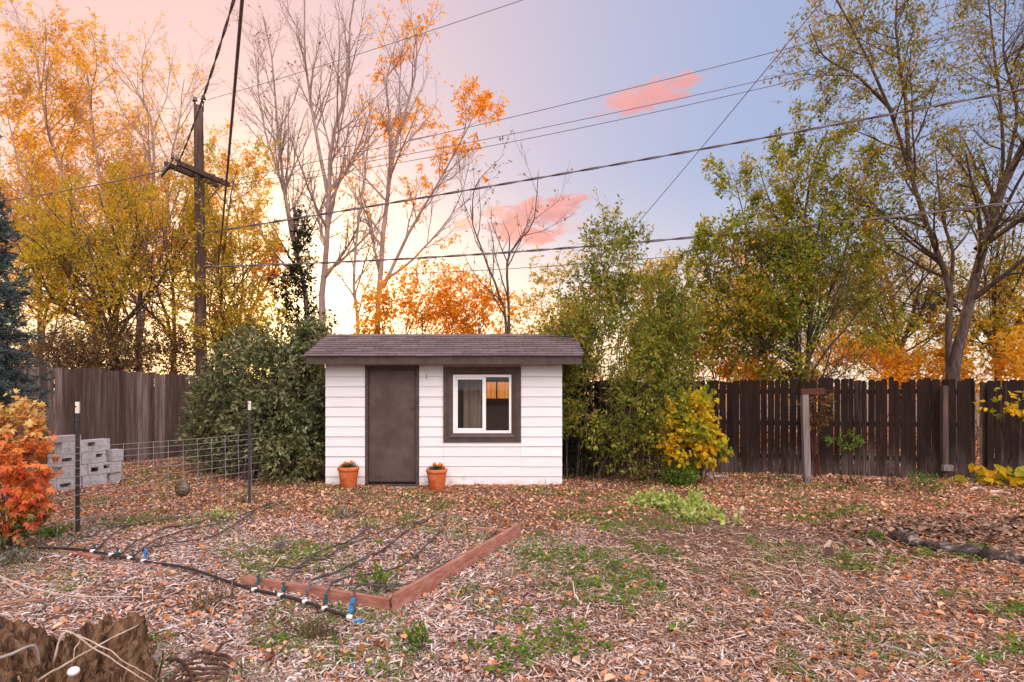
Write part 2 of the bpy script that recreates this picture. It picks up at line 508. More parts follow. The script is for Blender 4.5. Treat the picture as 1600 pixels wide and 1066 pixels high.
def bush(name, label, cat, base, blobs, seed, nsprig, per, leafmat, bark, lsize, sprig=.25, nstem=14, group=None, aspect=.5, droop=.15, shell=.55,
         shape='diamond', stem_r=.012, gap=0.0, gscale=1.5, spread=.25, up=.45, partname='foliage', outw=.6, zmin=.03):
    """Leafy mass: sprigs of leaves spread through a set of ellipsoids (centre, radii), carried by stems from the base."""
    rng = R(seed)
    base = np.asarray(base, float)
    vol = np.array([np.prod(r) ** .62 for _, r in blobs]); vol /= vol.sum()
    pick = rng.choice(len(blobs), nsprig, p=vol)
    C = np.array([c for c, _ in blobs], float)[pick]; RR = np.array([np.broadcast_to(r, 3) for _, r in blobs], float)[pick]
    dirs = unit(rng.normal(0, 1, (nsprig, 3)))
    rad = (shell + (1 - shell) * rng.uniform(0, 1, nsprig) ** .6)
    rad = np.where(rng.uniform(0, 1, nsprig) < .2, rng.uniform(0, 1, nsprig) ** .5, rad)
    lump = 1 + .20 * vnoise(dirs * 2.2 + C, seed + 1, 1.6)
    p = C + dirs * RR * (rad * lump)[:, None]
    ok = p[:, 2] > gz(p[:, 0], p[:, 1]) + zmin
    if gap > 0:
        ok &= vnoise(p, seed + 3, gscale) > (-1 + gap)
    p, dirs = p[ok], dirs[ok]
    d = unit(dirs + rng.normal(0, .5, p.shape) + np.array([0, 0, up]))
    tw = grow(rng, p, d, sprig * rng.uniform(.5, 1.3, len(p)), 4, .18, -.03)
    root = thing(name, label, cat, base, group)
    mb = MB()
    mb.tubes(tw, np.tile(np.linspace(.0035, .0015, 4), (len(tw), 1)), 3)
    ns = min(nstem, len(p))
    tgt = p[rng.choice(len(p), ns, replace=False)]
    st = []
    for q in tgt:
        b0 = base + np.array([rng.normal(0, spread), rng.normal(0, spread * .5), 0]); b0[2] = gz(b0[0], b0[1]) - .02
        mid = b0 * .45 + q * .55 + np.array([0, 0, .12 * (q[2] - b0[2])]) + rng.normal(0, .05, 3) * (q[2] - b0[2])
        st.append(spline([b0, b0 * .75 + mid * .25 + [0, 0, .1 * (q[2] - b0[2])], mid, q], 9))
    if st:
        st = np.stack(st)
        mb.tubes(st, np.tile(np.linspace(1, .3, 9) * stem_r, (ns, 1)) * rng.uniform(.6, 1.3, (ns, 1)), 5)
    mb.build('stem', MT[bark], root, smooth=True)
    lp, ld = at_twigs(rng, tw, per, jit=lsize * .25, t0=.05)
    mc = MB(); leaves(mc, lp, lsize, rng, droop, aspect, out=ld, shape=shape, outw=outw)
    mc.build(partname, MT[leafmat], root)
    return root


def blob(px, py, D, rx, ry, rz=None):
    """Ellipsoid given by photo pixel centre and pixel radii at depth D (world units)."""
    return (P(px, py, D), np.array([rx / F * D, (rz if rz else (rx + ry) / 2) / F * D, ry / F * D]))


LV_FULL = [dict(n=11, t0=.22, t1=.98, ang=42, ratio=.42, S=8, wob=.10, up=.06, rr=.55),
           dict(n=8, t0=.2, t1=1, ang=42, ratio=.42, S=6, wob=.12, up=.05, rr=.6),
           dict(n=6, t0=.15, t1=1, ang=45, ratio=.42, S=4, wob=.15, up=-.01, rr=.6)]


def lv(n=(11, 8, 6), ang=(42, 42, 45), ratio=(.42, .42, .42), t0=(.22, .2, .15), up=(.06, .05, -.01), short=.5, bias=None, wob=(.1, .12, .15)):
    o = []
    for i in range(len(n)):
        o.append(dict(n=n[i], t0=t0[i], t1=.99, ang=ang[i], ratio=ratio[i], S=(8, 6, 4, 4)[i], wob=wob[i], up=up[i], rr=.6, short=short if i == 0 else .4,
                      bias=(bias if i == 0 else None)))
    return o


def stem(D, pix, d_end=None):
    """Trunk polyline from photo pixels, starting on the ground below the first one."""
    D1 = D if d_end is None else d_end
    pts = [P(px, py, D + (D1 - D) * i / max(1, len(pix) - 1)) for i, (px, py) in enumerate(pix)]
    g = pts[0].copy(); g[2] = float(gz(g[0], g[1])) - .05
    return np.array([g] + pts if pts[0][2] > .3 else pts)


# ---- trees behind the left fence
GL = 'golden trees beyond the grey fence'
tree('gold_leaf_tree', 'tallest golden tree behind the grey fence, its thin top reaching far above the spruce', 'tree',
     [(stem(18, [(150, 500), (135, 380), (95, 250), (70, 130), (55, 60)]), .085), (stem(18, [(155, 500), (170, 370), (150, 240), (140, 160), (130, 110)], 18.6), .065),
      (stem(18, [(145, 500), (90, 400), (35, 280), (8, 170)], 17.6), .06)], 11,
     lv(n=(17, 10, 7), ratio=(.34, .40, .42), ang=(46, 44, 45)), 'leaf_gold', 'bark_pink', lsize=.095, per=5, gap=.82, gscale=1.2, group=GL, extra=2,
     fill=[blob(70, 150, 18, 60, 60), blob(60, 250, 18, 80, 80), blob(140, 260, 18.2, 70, 70), blob(90, 380, 18, 100, 90), blob(30, 330, 17.8, 60, 90), blob(60, 100, 18, 36, 50)], nfill=3000, fgap=.74)
tree('gold_leaf_tree', 'golden tree with bare twiggy top between the tall golden tree and the utility pole', 'tree',
     [(stem(19, [(215, 500), (225, 380), (240, 260), (232, 170), (205, 120)]), .08), (stem(19, [(220, 500), (250, 370), (258, 270), (275, 190), (283, 120)], 19.5), .065)], 12,
     lv(n=(17, 9, 7), ratio=(.32, .42, .42), ang=(38, 40, 45)), 'leaf_gold', 'bark_pink', lsize=.11, per=6, gap=.72, gscale=1.0, group=GL,
     fill=[blob(240, 330, 19, 80, 90), blob(250, 240, 19, 60, 60), blob(200, 270, 19, 60, 60), blob(290, 300, 19.3, 50, 80)], nfill=1900, fgap=.74,
     keep=lambda p, r: r.uniform(0, 1, len(p)) < np.clip((10.8 - p[:, 2]) / 3.0, .14, 1))
tree('yellow_green_tree', 'low spreading yellow green tree with forked trunk just behind the grey fence', 'tree',
     [(stem(16, [(175, 540), (185, 450), (200, 380), (215, 330)]), .085), (stem(16, [(170, 540), (130, 430), (110, 350)], 15.4), .07), (stem(16, [(182, 540), (250, 440), (300, 370)], 16.4), .07),
      (stem(16, [(178, 545), (90, 480), (45, 420)], 16), .09)], 13,
     lv(n=(14, 9, 7), ratio=(.52, .42, .42), ang=(48, 45, 45), t0=(.3, .2, .15)), 'leaf_yellowgreen', 'bark_brown', lsize=.09, per=4, gap=.80, gscale=1.3, group=GL,
     fill=[blob(180, 420, 16, 110, 80), blob(90, 450, 15.7, 70, 70), blob(270, 430, 16.3, 70, 80), blob(180, 500, 15.8, 130, 60), blob(60, 500, 15.4, 50, 50)], nfill=2600, fgap=.72)
tree('yellow_green_tree', 'yellow leaved tree growing around the lower half of the utility pole', 'tree',
     [(stem(16.8, [(345, 540), (350, 430), (362, 330), (372, 270)]), .06), (stem(16.8, [(340, 540), (375, 450), (400, 400)], 16.6), .045), (stem(16.8, [(338, 540), (300, 450), (285, 330)], 17), .05)], 14,
     lv(n=(14, 8, 7), ratio=(.40, .42, .42), ang=(46, 45, 45)), 'leaf_yellowgreen', 'bark_brown', lsize=.09, per=4, gap=.75, gscale=1.2, group=GL,
     fill=[blob(345, 330, 16.8, 50, 70), blob(360, 450, 16.6, 60, 80), blob(310, 430, 17, 40, 80), blob(320, 520, 16.2, 50, 40), blob(318, 340, 15.1, 26, 40), blob(322, 470, 15.0, 34, 60), blob(300, 545, 15.0, 40, 30)], nfill=1600, fgap=.68)
tree('gold_leaf_tree', 'far golden tree seen low beside the blue spruce', 'tree',
     [(stem(22, [(60, 520), (55, 420), (50, 330), (60, 250)]), .10), (stem(22, [(65, 520), (95, 410), (110, 330)], 22.5), .07)], 15,
     lv(n=(15, 9, 7), ratio=(.42, .42, .42)), 'leaf_gold', 'bark_brown', lsize=.14, per=6, gap=.85, group=GL)
tree('gold_leaf_tree', 'far golden tree filling the gap between the golden trees left of the pole', 'tree',
     [(stem(21, [(270, 520), (268, 430), (280, 340), (300, 270)]), .08), (stem(21, [(265, 520), (230, 420), (200, 330), (190, 260)], 21.5), .07), (stem(21, [(262, 520), (160, 440), (110, 360)], 20.6), .06)], 16,
     lv(n=(15, 9, 7), ratio=(.44, .42, .42)), 'leaf_gold', 'bark_brown', lsize=.115, per=5, gap=.80, group=GL)
tree('gold_leaf_tree', 'far golden tree right of the utility pole behind the bare trees', 'tree',
     [(stem(21, [(380, 520), (385, 440), (375, 350), (385, 290)]), .06), (stem(21, [(385, 520), (420, 440), (440, 400)], 21.5), .08), (stem(21, [(378, 520), (340, 430), (330, 360)], 20.7), .08)], 17,
     lv(n=(13, 8, 6), ratio=(.42, .42, .42)), 'leaf_gold', 'bark_pink', lsize=.13, per=5, gap=.72, group=GL)
bush('brown_thicket', 'brown twiggy thicket along the top of the grey fence, left of the utility pole', 'shrub', P(190, 700, 15.6) * [1, 1, 0],
     [blob(80, 560, 15.2, 75, 36), blob(170, 545, 15.6, 80, 40), blob(250, 560, 16, 60, 34), blob(330, 560, 16.4, 50, 40), blob(120, 570, 14.6, 110, 30)], 21, 3200, 4, 'leaf_thicket', 'bark_dark', .09, sprig=.6, nstem=110, spread=2.0, shell=.2, stem_r=.014)

# ---- bare trees and the orange-topped tree in the middle
tree('bare_tree', 'leafless slender tree with dark ivy on its lower trunk, left of the paler bare tree', 'tree',
     [(stem(18, [(480, 500), (470, 420), (455, 340), (445, 250), (437, 150), (422, 25)]), .085), (stem(18, [(462, 380), (440, 280), (410, 180), (395, 60)], 17.6)[1:], .05)], 31,
     lv(n=(24, 10, 6), ratio=(.27, .42, .42), ang=(38, 34, 36), up=(.09, .06, .02), t0=(.25, .15, .15), wob=(.06, .08, .1)), 'leaf_bronze', 'bark_pink', lsize=.10, per=1, group='bare trees behind the shed',
     keep=lambda p, r: r.uniform(0, 1, len(p)) < .06)
tree('bare_tree', 'tallest leafless tree with pale pinkish trunk, straight behind the left end of the shed', 'tree',
     [(stem(17, [(500, 500), (503, 400), (510, 310), (517, 210), (535, 110), (545, -20)]), .105), (stem(17, [(512, 300), (490, 190), (478, 80), (480, -30)], 16.6)[1:], .055)], 32,
     lv(n=(24, 10, 6), ratio=(.27, .42, .42), ang=(37, 34, 36), up=(.09, .06, .02), t0=(.25, .15, .15), wob=(.06, .08, .1)), 'leaf_bronze', 'bark_pink', lsize=.10, per=1, group='bare trees behind the shed',
     keep=lambda p, r: r.uniform(0, 1, len(p)) < .03)
tree('bare_tree', 'thin bare sapling between the pale bare tree and the orange topped tree', 'tree',
     [(stem(16, [(560, 515), (552, 450), (558, 350), (566, 260), (570, 200)]), .055)], 33,
     lv(n=(16, 8, 5), ratio=(.28, .42, .40), ang=(36, 36, 38), up=(.08, .05, .02)), 'leaf_orange', 'bark_pink', lsize=.10, per=2, group='bare trees behind the shed',
     keep=lambda p, r: r.uniform(0, 1, len(p)) < .25)
tree('orange_top_tree', 'tall thin tree with bright orange leaves left at its top, behind the shed roof', 'tree',
     [(stem(16, [(588, 520), (597, 400), (607, 300), (620, 220), (645, 130), (655, 65)]), .085), (stem(16, [(598, 450), (640, 360), (690, 270), (738, 180)], 15.6)[1:], .05),
      (stem(16, [(605, 320), (612, 220), (605, 130), (622, 60)], 16.3)[1:], .042), (stem(16, [(600, 440), (650, 400), (710, 330), (735, 260)], 15.8)[1:], .036)], 34,
     lv(n=(18, 9, 6), ratio=(.27, .42, .42), ang=(36, 38, 42), t0=(.25, .2, .15), wob=(.06, .08, .12)), 'leaf_orange', 'bark_pink', lsize=.125, per=4, aspect=.36, droop=.6,
     keep=lambda p, r: r.uniform(0, 1, len(p)) < np.clip(np.where(p[:, 2] > 8.6, .9 - .6 * (p[:, 2] > 10.2), .32 + .5 * (p[:, 0] > -2.6)), 0, 1) * (vnoise(p, 4, 1.1) > -.25))
tree('bare_tree', 'small bare sapling leaning left above the middle of the shed roof', 'tree',
     [(stem(15, [(792, 520), (778, 460), (755, 400), (738, 350), (735, 330)]), .045), (stem(15, [(738, 345), (745, 290), (790, 240)], 15)[1:], .018)], 35,
     lv(n=(7, 5, 3), ratio=(.35, .42, .4), ang=(38, 36, 38), up=(.1, .05, .02)), 'leaf_bronze', 'bark_brown', lsize=.09, per=2, group='bare trees behind the shed', keep=lambda p, r: r.uniform(0, 1, len(p)) < .3)
tree('bare_tree', 'small bare sapling with forked top in front of the pink cloud above the shed roof', 'tree',
     [(stem(15, [(795, 520), (794, 450), (795, 400), (815, 375), (835, 345), (843, 265)]), .045), (stem(15, [(795, 400), (796, 370), (785, 345)], 15)[1:], .02)], 36,
     lv(n=(7, 5, 3), ratio=(.32, .42, .4), ang=(38, 36, 38), up=(.1, .05, .02)), 'leaf_bronze', 'bark_brown', lsize=.09, per=2, group='bare trees behind the shed', keep=lambda p, r: r.uniform(0, 1, len(p)) < .3)
bush('ivy', 'dark ivy climbing the lower trunk of the left bare tree', 'ivy', P(480, 500, 17.9) * [1, 1, 0],
     [blob(466, 470, 17.8, 24, 60), blob(474, 410, 17.8, 15, 50), blob(450, 450, 17.8, 26, 18), blob(470, 360, 17.8, 10, 34), blob(490, 505, 17.6, 34, 24)], 41, 620, 6, 'leaf_ivy', 'bark_dark', .11, sprig=.22, nstem=10, spread=.05)

GO = 'orange shrubs behind the shed and fences'
for i, (lab, D, bl, n, mat) in enumerate([
        ('orange leaved shrub showing over the left half of the shed roof', 15, [(610, 490, 55, 55), (660, 470, 50, 60), (575, 505, 40, 40)], 1100, 'leaf_orange'),
        ('bright orange shrub showing over the right half of the shed roof', 15.3, [(720, 480, 55, 50), (770, 495, 50, 40), (700, 505, 40, 30)], 1000, 'leaf_orange_bright'),
        ('amber and green tree crown between shed roof and the feathery green shrub', 16.5, [(870, 480, 45, 75), (830, 510, 40, 45), (910, 460, 45, 60), (900, 560, 40, 60)], 1700, 'leaf_amber_green'),
        ('amber tree crown behind the feathery green shrub on its right side', 16, [(1030, 480, 55, 70), (1080, 520, 50, 70), (985, 490, 45, 70), (1055, 440, 40, 40)], 2200, 'leaf_amber_green'),
        ('golden bush low behind the dark fence beside the yellow vine', 14.4, [(1090, 555, 50, 50), (1050, 570, 40, 45), (1135, 565, 45, 45)], 1200, 'leaf_amber_green'),
        ('yellow leafed bush glowing behind the privet at the grey fence corner', 17, [(400, 500, 45, 50), (440, 520, 40, 40), (370, 480, 40, 50)], 620, 'leaf_yellowgreen')]):
    bush('autumn_shrub', lab, 'shrub', P(bl[0][0], 700, D) * [1, 1, 0], [blob(a, b, D + .2 * k, c, d) for k, (a, b, c, d) in enumerate(bl)] + [blob(bl[0][0], 590, D, 60, 50)], 50 + i, n, 7, mat, 'bark_brown',
         .105, sprig=.35, nstem=40, group=GO, shell=.3, gap=.82, gscale=1.4, stem_r=.02, spread=.5)

# ---- trees behind the right fence
tree('maple_tree', 'green and orange leaved tree with several thin trunks behind the dark fence', 'tree',
     [(stem(13, [(1255, 590), (1258, 480), (1255, 380), (1262, 280), (1290, 205)]), .065), (stem(13, [(1250, 590), (1210, 460), (1170, 370), (1150, 290)], 12.8), .045),
      (stem(13, [(1262, 590), (1300, 470), (1340, 360), (1345, 260)], 13.3), .048), (stem(13, [(1252, 590), (1235, 440), (1215, 330), (1195, 260)], 13.5), .042),
      (stem(13, [(1266, 590), (1330, 500), (1395, 420)], 13), .038), (stem(13, [(1246, 590), (1170, 510), (1110, 440), (1095, 370)], 13.2), .038)], 61,
     lv(n=(16, 9, 7), ratio=(.27, .44, .44), ang=(46, 42, 45), t0=(.12, .2, .15), wob=(.08, .1, .13)), 'leaf_green_tree', 'bark_brown', lsize=.092, per=4, gap=.84, gscale=1.4,
     fill=[blob(1258, 330, 13, 80, 90), blob(1290, 250, 13, 46, 60), blob(1190, 400, 13, 80, 100), blob(1320, 390, 13.2, 80, 100), blob(1255, 470, 12.8, 130, 90), blob(1140, 470, 13, 50, 100), blob(1370, 470, 13.3, 60, 80), blob(1200, 560, 12.6, 90, 40), blob(1310, 560, 12.8, 100, 40), blob(1170, 330, 13, 40, 70)], nfill=4200, fgap=.72, fscale=1.6)
tree('cottonwood_tree', 'tall forked tree with thick brown trunk at the right end of the dark fence', 'tree',
     [(stem(13, [(1487, 590), (1492, 540), (1508, 450), (1530, 370), (1562, 290), (1605, 200), (1660, 90), (1690, 0)]), .14),
      (stem(13, [(1480, 590), (1482, 520), (1484, 450), (1462, 400), (1440, 330), (1420, 250), (1392, 170), (1345, 70), (1300, -20)], 12.7), .085),
      (stem(13, [(1545, 335), (1562, 270), (1560, 170), (1548, 60), (1540, -40)], 13.4)[1:], .05), (stem(13, [(1570, 280), (1590, 180), (1570, 90), (1575, -40)], 12.8)[1:], .045),
      (stem(13, [(1484, 455), (1490, 400), (1470, 330), (1460, 240)], 13.4)[1:], .05), (stem(13, [(1420, 250), (1415, 150), (1400, 50), (1410, -50)], 12.9)[1:], .05),
      (stem(13, [(1395, 175), (1340, 120), (1290, 90), (1265, 40)], 12.4)[1:], .035), (stem(13, [(1525, 390), (1580, 340), (1640, 320)], 12.6)[1:], .05)], 62,
     lv(n=(17, 9, 7), ratio=(.26, .46, .46), ang=(48, 46, 50), t0=(.34, .15, .15), up=(.03, .02, -.03), short=.35, wob=(.09, .1, .13)), 'leaf_tall_tree', 'bark_brown', lsize=.085, per=3, gap=.80, gscale=1.3, r_tip=.45,
     fill=[blob(1390, 130, 12.8, 100, 130), blob(1300, 100, 12.5, 60, 110), blob(1480, 60, 13, 90, 90), blob(1560, 120, 13.2, 80, 140), blob(1440, 280, 12.8, 80, 80), blob(1600, 330, 12.8, 60, 120), blob(1650, 150, 13, 90, 160)], nfill=2300, fgap=.74, fscale=1.9, fillper=5)
GR = 'golden trees beyond the dark fence'
tree('gold_leaf_tree', 'golden tree behind the dark fence between the maple and the forked trunk', 'tree',
     [(stem(17, [(1400, 560), (1395, 490), (1380, 430), (1370, 390)]), .10), (stem(17, [(1405, 560), (1430, 480), (1440, 420)], 17.4), .08), (stem(17, [(1398, 560), (1350, 500), (1320, 450)], 16.8), .08)], 63,
     lv(n=(13, 9, 7), ratio=(.5, .42, .42), ang=(50, 45, 45)), 'leaf_amber_green', 'bark_brown', lsize=.105, per=4, gap=.8, group=GR,
     fill=[blob(1400, 470, 17, 70, 60), blob(1350, 520, 16.8, 70, 60), blob(1440, 520, 17.2, 60, 60), blob(1380, 430, 17, 50, 50)], nfill=1500, fgap=.62)
tree('gold_leaf_tree', 'golden tree behind the dark fence right of the forked trunk', 'tree',
     [(stem(16.5, [(1560, 560), (1555, 480), (1560, 420), (1570, 360)]), .10), (stem(16.5, [(1562, 560), (1610, 480), (1640, 410)], 16.8), .09), (stem(16.5, [(1556, 560), (1520, 500), (1510, 450)], 16.2), .07)], 64,
     lv(n=(13, 9, 7), ratio=(.5, .42, .42), ang=(50, 45, 45)), 'leaf_amber_green', 'bark_brown', lsize=.105, per=4, gap=.8, group=GR,
     fill=[blob(1560, 450, 16.5, 70, 70), blob(1620, 460, 16.8, 60, 80), blob(1530, 510, 16.2, 60, 60), blob(1600, 530, 16.4, 70, 50)], nfill=1600, fgap=.62)
tree('gold_leaf_tree', 'distant golden tree seen under the maple crown behind the dark fence', 'tree',
     [(stem(22, [(1180, 560), (1185, 500), (1190, 450)]), .13), (stem(22, [(1185, 560), (1240, 500), (1270, 450)], 22.4), .10)], 65,
     lv(n=(13, 9, 7), ratio=(.6, .42, .42), ang=(50, 45, 45)), 'leaf_gold', 'bark_brown', lsize=.12, per=5, gap=.8, group=GR,
     fill=[blob(1150, 480, 22, 60, 60), blob(1210, 500, 22.3, 70, 70), blob(1110, 530, 21.8, 60, 60)], nfill=1100, fgap=.62)
bush('autumn_shrub', 'golden hedge bush low behind the dark fence under the maple', 'shrub', P(1280, 700, 15.5) * [1, 1, 0],
     [blob(1220, 585, 15.5, 60, 34), blob(1300, 575, 15.6, 60, 40), blob(1370, 580, 15.8, 50, 36), blob(1160, 590, 15.2, 40, 30)], 66, 1300, 7, 'leaf_gold', 'bark_brown', .13, sprig=.35, nstem=40, shell=.3, gap=.8, spread=1.2, group=GO)
bush('autumn_shrub', 'golden bush low behind the dark fence at the forked trunk', 'shrub', P(1520, 700, 15) * [1, 1, 0],
     [blob(1450, 575, 15.5, 50, 40), blob(1530, 570, 15, 60, 40), blob(1610, 565, 14.6, 60, 50)], 67, 1100, 7, 'leaf_gold', 'bark_brown', .13, sprig=.35, nstem=36, shell=.3, gap=.8, spread=1.2, group=GO)

# ---- shrubs inside the yard
bush('privet_shrub', 'large dark green glossy shrub against the left side of the white shed', 'shrub', P(430, 700, 10.9) * [1, 1, 0],
     [blob(400, 590, 11.4, 72, 62), blob(470, 560, 11.6, 50, 58), blob(350, 640, 11.6, 48, 55), blob(430, 660, 11.0, 66, 58), blob(475, 640, 10.8, 34, 70), blob(455, 710, 10.5, 48, 50), blob(385, 690, 11.2, 44, 48), blob(330, 690, 11.9, 34, 40), blob(480, 600, 11.0, 30, 70), blob(420, 540, 11.8, 50, 30), blob(498, 545, 12.3, 30, 44), blob(492, 585, 11.7, 24, 60), blob(487, 555, 11.95, 34, 40), blob(478, 548, 11.8, 40, 40), blob(492, 560, 12.25, 30, 44), blob(500, 575, 12.2, 26, 50), blob(485, 690, 10.6, 20, 50)],
     71, 5600, 7, 'leaf_privet', 'bark_brown', .085, sprig=.22, nstem=60, shell=.5, shape='six', stem_r=.016, spread=.45, gap=.5, gscale=2.0)
bush('feathery_shrub', 'tall feathery green shrub between the white shed and the dark fence', 'shrub', P(970, 700, 11.0) * [1, 1, 0],
     [blob(955, 400, 11.2, 30, 66), blob(930, 470, 11.3, 50, 50), blob(1010, 490, 11.3, 48, 66), blob(960, 560, 10.9, 78, 62), blob(1045, 550, 11.2, 40, 66), blob(940, 640, 10.6, 56, 60), blob(1010, 640, 10.6, 58, 58), blob(990, 700, 10.5, 46, 34),
      blob(1045, 610, 11.2, 24, 50), blob(915, 690, 11.0, 34, 30), blob(1000, 400, 11.4, 18, 40), blob(1050, 500, 11.4, 28, 44), blob(905, 610, 11.3, 30, 60), blob(900, 545, 11.2, 34, 40), blob(872, 525, 11.0, 22, 14), blob(915, 670, 10.8, 34, 40)],
     72, 3900, 8, 'leaf_shrub_green', 'bark_brown', .08, sprig=.40, nstem=46, shell=.4, aspect=.46, stem_r=.012, spread=.5, gap=.62, gscale=2.2, up=.7)
bush('yellow_vine_shrub', 'bright yellow leaved vine shrub against the left end of the dark fence', 'shrub', P(1080, 735, 10.7) * [1, 1, 0],
     [blob(1080, 652, 10.4, 24, 38), blob(1070, 695, 10.2, 26, 28), blob(1100, 688, 10.4, 26, 20), blob(1095, 640, 10.6, 16, 28), blob(1118, 702, 10.3, 16, 10), blob(1056, 665, 10.3, 18, 34)],
     73, 420, 6, 'leaf_vine_yellow', 'bark_brown', .088, sprig=.2, nstem=22, aspect=.85, droop=.55, shape='six', shell=.45)
bush('green_shrub', 'small round green bush at the foot of the yellow vine shrub', 'shrub', G(1064, 757), [blob(1064, 740, 10.2, 24, 16)], 74, 230, 6, 'leaf_bright_green', 'bark_brown', .05, sprig=.12, nstem=14, spread=.08)
bush('green_shrub', 'dark green leafy bush in the shade right beside the shed wall', 'shrub', P(895, 735, 11.6) * [1, 1, 0], [blob(900, 650, 11.9, 26, 60), blob(895, 590, 12.0, 24, 40), blob(930, 720, 11.2, 30, 22)], 75, 420, 6, 'leaf_ivy', 'bark_dark', .085, sprig=.22, nstem=20)


# ---- red-orange shrub at the left edge
def lobed_leaves(mb, pos, ax, nr, size, rng):
    """Five-lobed leaves."""
    ang = np.radians([0, 28, 42, 66, 82, 118, 150, 210, 242, 278, 294, 318, 332])
    rr = np.array([1, .42, .82, .36, .66, .30, .16, .16, .30, .66, .36, .82, .42])
    sd = np.cross(nr, ax)
    L = size * rng.uniform(.6, 1.25, len(pos))
    c, s = np.cos(ang) * rr, np.sin(ang) * rr
    V = pos[:, None, :] + (ax[:, None, :] * c[None, :, None] + sd[:, None, :] * s[None, :, None]) * L[:, None, None] \
        - nr[:, None, :] * (rr ** 2)[None, :, None] * (L * rng.uniform(-.1, .4, len(pos)))[:, None, None]
    k = len(ang)
    V = np.concatenate([pos[:, None, :] + nr[:, None, :] * (.06 * L)[:, None, None], V], 1).reshape(-1, 3)
    i = np.arange(len(pos))[:, None] * (k + 1)
    fs = [i + [0, 1 + j, 1 + (j + 1) % k] for j in range(k)]
    mb.add(V, np.concatenate(fs))


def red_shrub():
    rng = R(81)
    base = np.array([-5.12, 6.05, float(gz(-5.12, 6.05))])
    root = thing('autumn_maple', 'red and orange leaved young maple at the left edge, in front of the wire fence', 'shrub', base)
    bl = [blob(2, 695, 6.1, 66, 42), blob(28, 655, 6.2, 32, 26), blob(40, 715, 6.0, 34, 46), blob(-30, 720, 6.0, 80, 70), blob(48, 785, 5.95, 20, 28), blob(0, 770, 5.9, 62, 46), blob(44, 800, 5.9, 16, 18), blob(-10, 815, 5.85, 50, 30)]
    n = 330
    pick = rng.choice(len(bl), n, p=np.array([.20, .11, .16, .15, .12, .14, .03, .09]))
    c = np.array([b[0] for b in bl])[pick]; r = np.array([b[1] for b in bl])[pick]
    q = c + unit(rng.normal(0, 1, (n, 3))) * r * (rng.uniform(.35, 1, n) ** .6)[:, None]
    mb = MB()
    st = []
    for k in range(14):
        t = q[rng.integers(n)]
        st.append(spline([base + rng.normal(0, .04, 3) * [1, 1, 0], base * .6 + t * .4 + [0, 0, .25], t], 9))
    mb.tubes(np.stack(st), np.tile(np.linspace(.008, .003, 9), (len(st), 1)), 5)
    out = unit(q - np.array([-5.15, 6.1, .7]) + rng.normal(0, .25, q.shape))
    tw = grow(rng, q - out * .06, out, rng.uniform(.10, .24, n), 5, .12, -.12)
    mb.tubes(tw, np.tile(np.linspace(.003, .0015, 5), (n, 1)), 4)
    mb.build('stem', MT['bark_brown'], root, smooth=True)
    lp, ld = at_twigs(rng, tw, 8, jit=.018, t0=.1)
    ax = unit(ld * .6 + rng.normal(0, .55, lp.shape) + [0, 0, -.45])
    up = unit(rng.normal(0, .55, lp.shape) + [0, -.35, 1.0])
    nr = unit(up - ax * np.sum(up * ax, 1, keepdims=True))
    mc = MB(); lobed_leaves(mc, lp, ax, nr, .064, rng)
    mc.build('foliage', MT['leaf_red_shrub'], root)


red_shrub()


# ---- blue spruce
def spruce():
    rng = R(91)
    D = 7.5
    x0 = (-78 - 800) / F * D
    H = 6.3
    root = thing('blue_spruce', 'blue green spruce cut off by the left edge, in front of the grey fence', 'tree', (x0, D, 0))
    mb = MB(); mb.tube([(x0, D, 0), (x0, D, H * .5), (x0 + .02, D, H)], [.14, .09, .015], 8)
    p0, d0, L = [], [], []
    z = 1.45
    while z < H - .1:
        rad = 1.04 * (1 - (z - .9) / (H - .9)) ** .8 * (1 + .10 * math.sin(z * 7.0)) + .05
        n = 15
        for k in range(n):
            a = k * 2 * math.pi / n + rng.uniform(0, .5)
            p0.append((x0, D, z + rng.normal(0, .04))); d0.append((math.cos(a), math.sin(a), .18)); L.append(rad * rng.uniform(.8, 1.08))
        z += .17
    br = grow(rng, np.array(p0), np.array(d0), np.array(L), 7, .05, -.045)
    mb.tubes(br, np.tile(np.linspace(.014, .004, 7), (len(br), 1)), 4)
    br2, _ = children(rng, br, np.full(br.shape[:2], .006), 9, .25, .98, 50, .34, 4, .08, -.02, .6)
    mb.tubes(br2, np.tile(np.linspace(.005, .003, 4), (len(br2), 1)), 3)
    mb.build('trunk', MT['bark_dark'], root, smooth=True)
    mc = MB()
    for b, per in ((br2, 46), (br, 34)):
        m = b[:, -1, 0] > x0 - .35            # only the side towards the yard needs its dense needles
        lp, ld = at_twigs(rng, b[m], per, jit=.006, t0=.05)
        leaves(mc, lp, .055, rng, droop=-.15, aspect=.2, out=ld, outw=.55)
    mc.build('crown', MT['needle_blue'], root)


spruce()

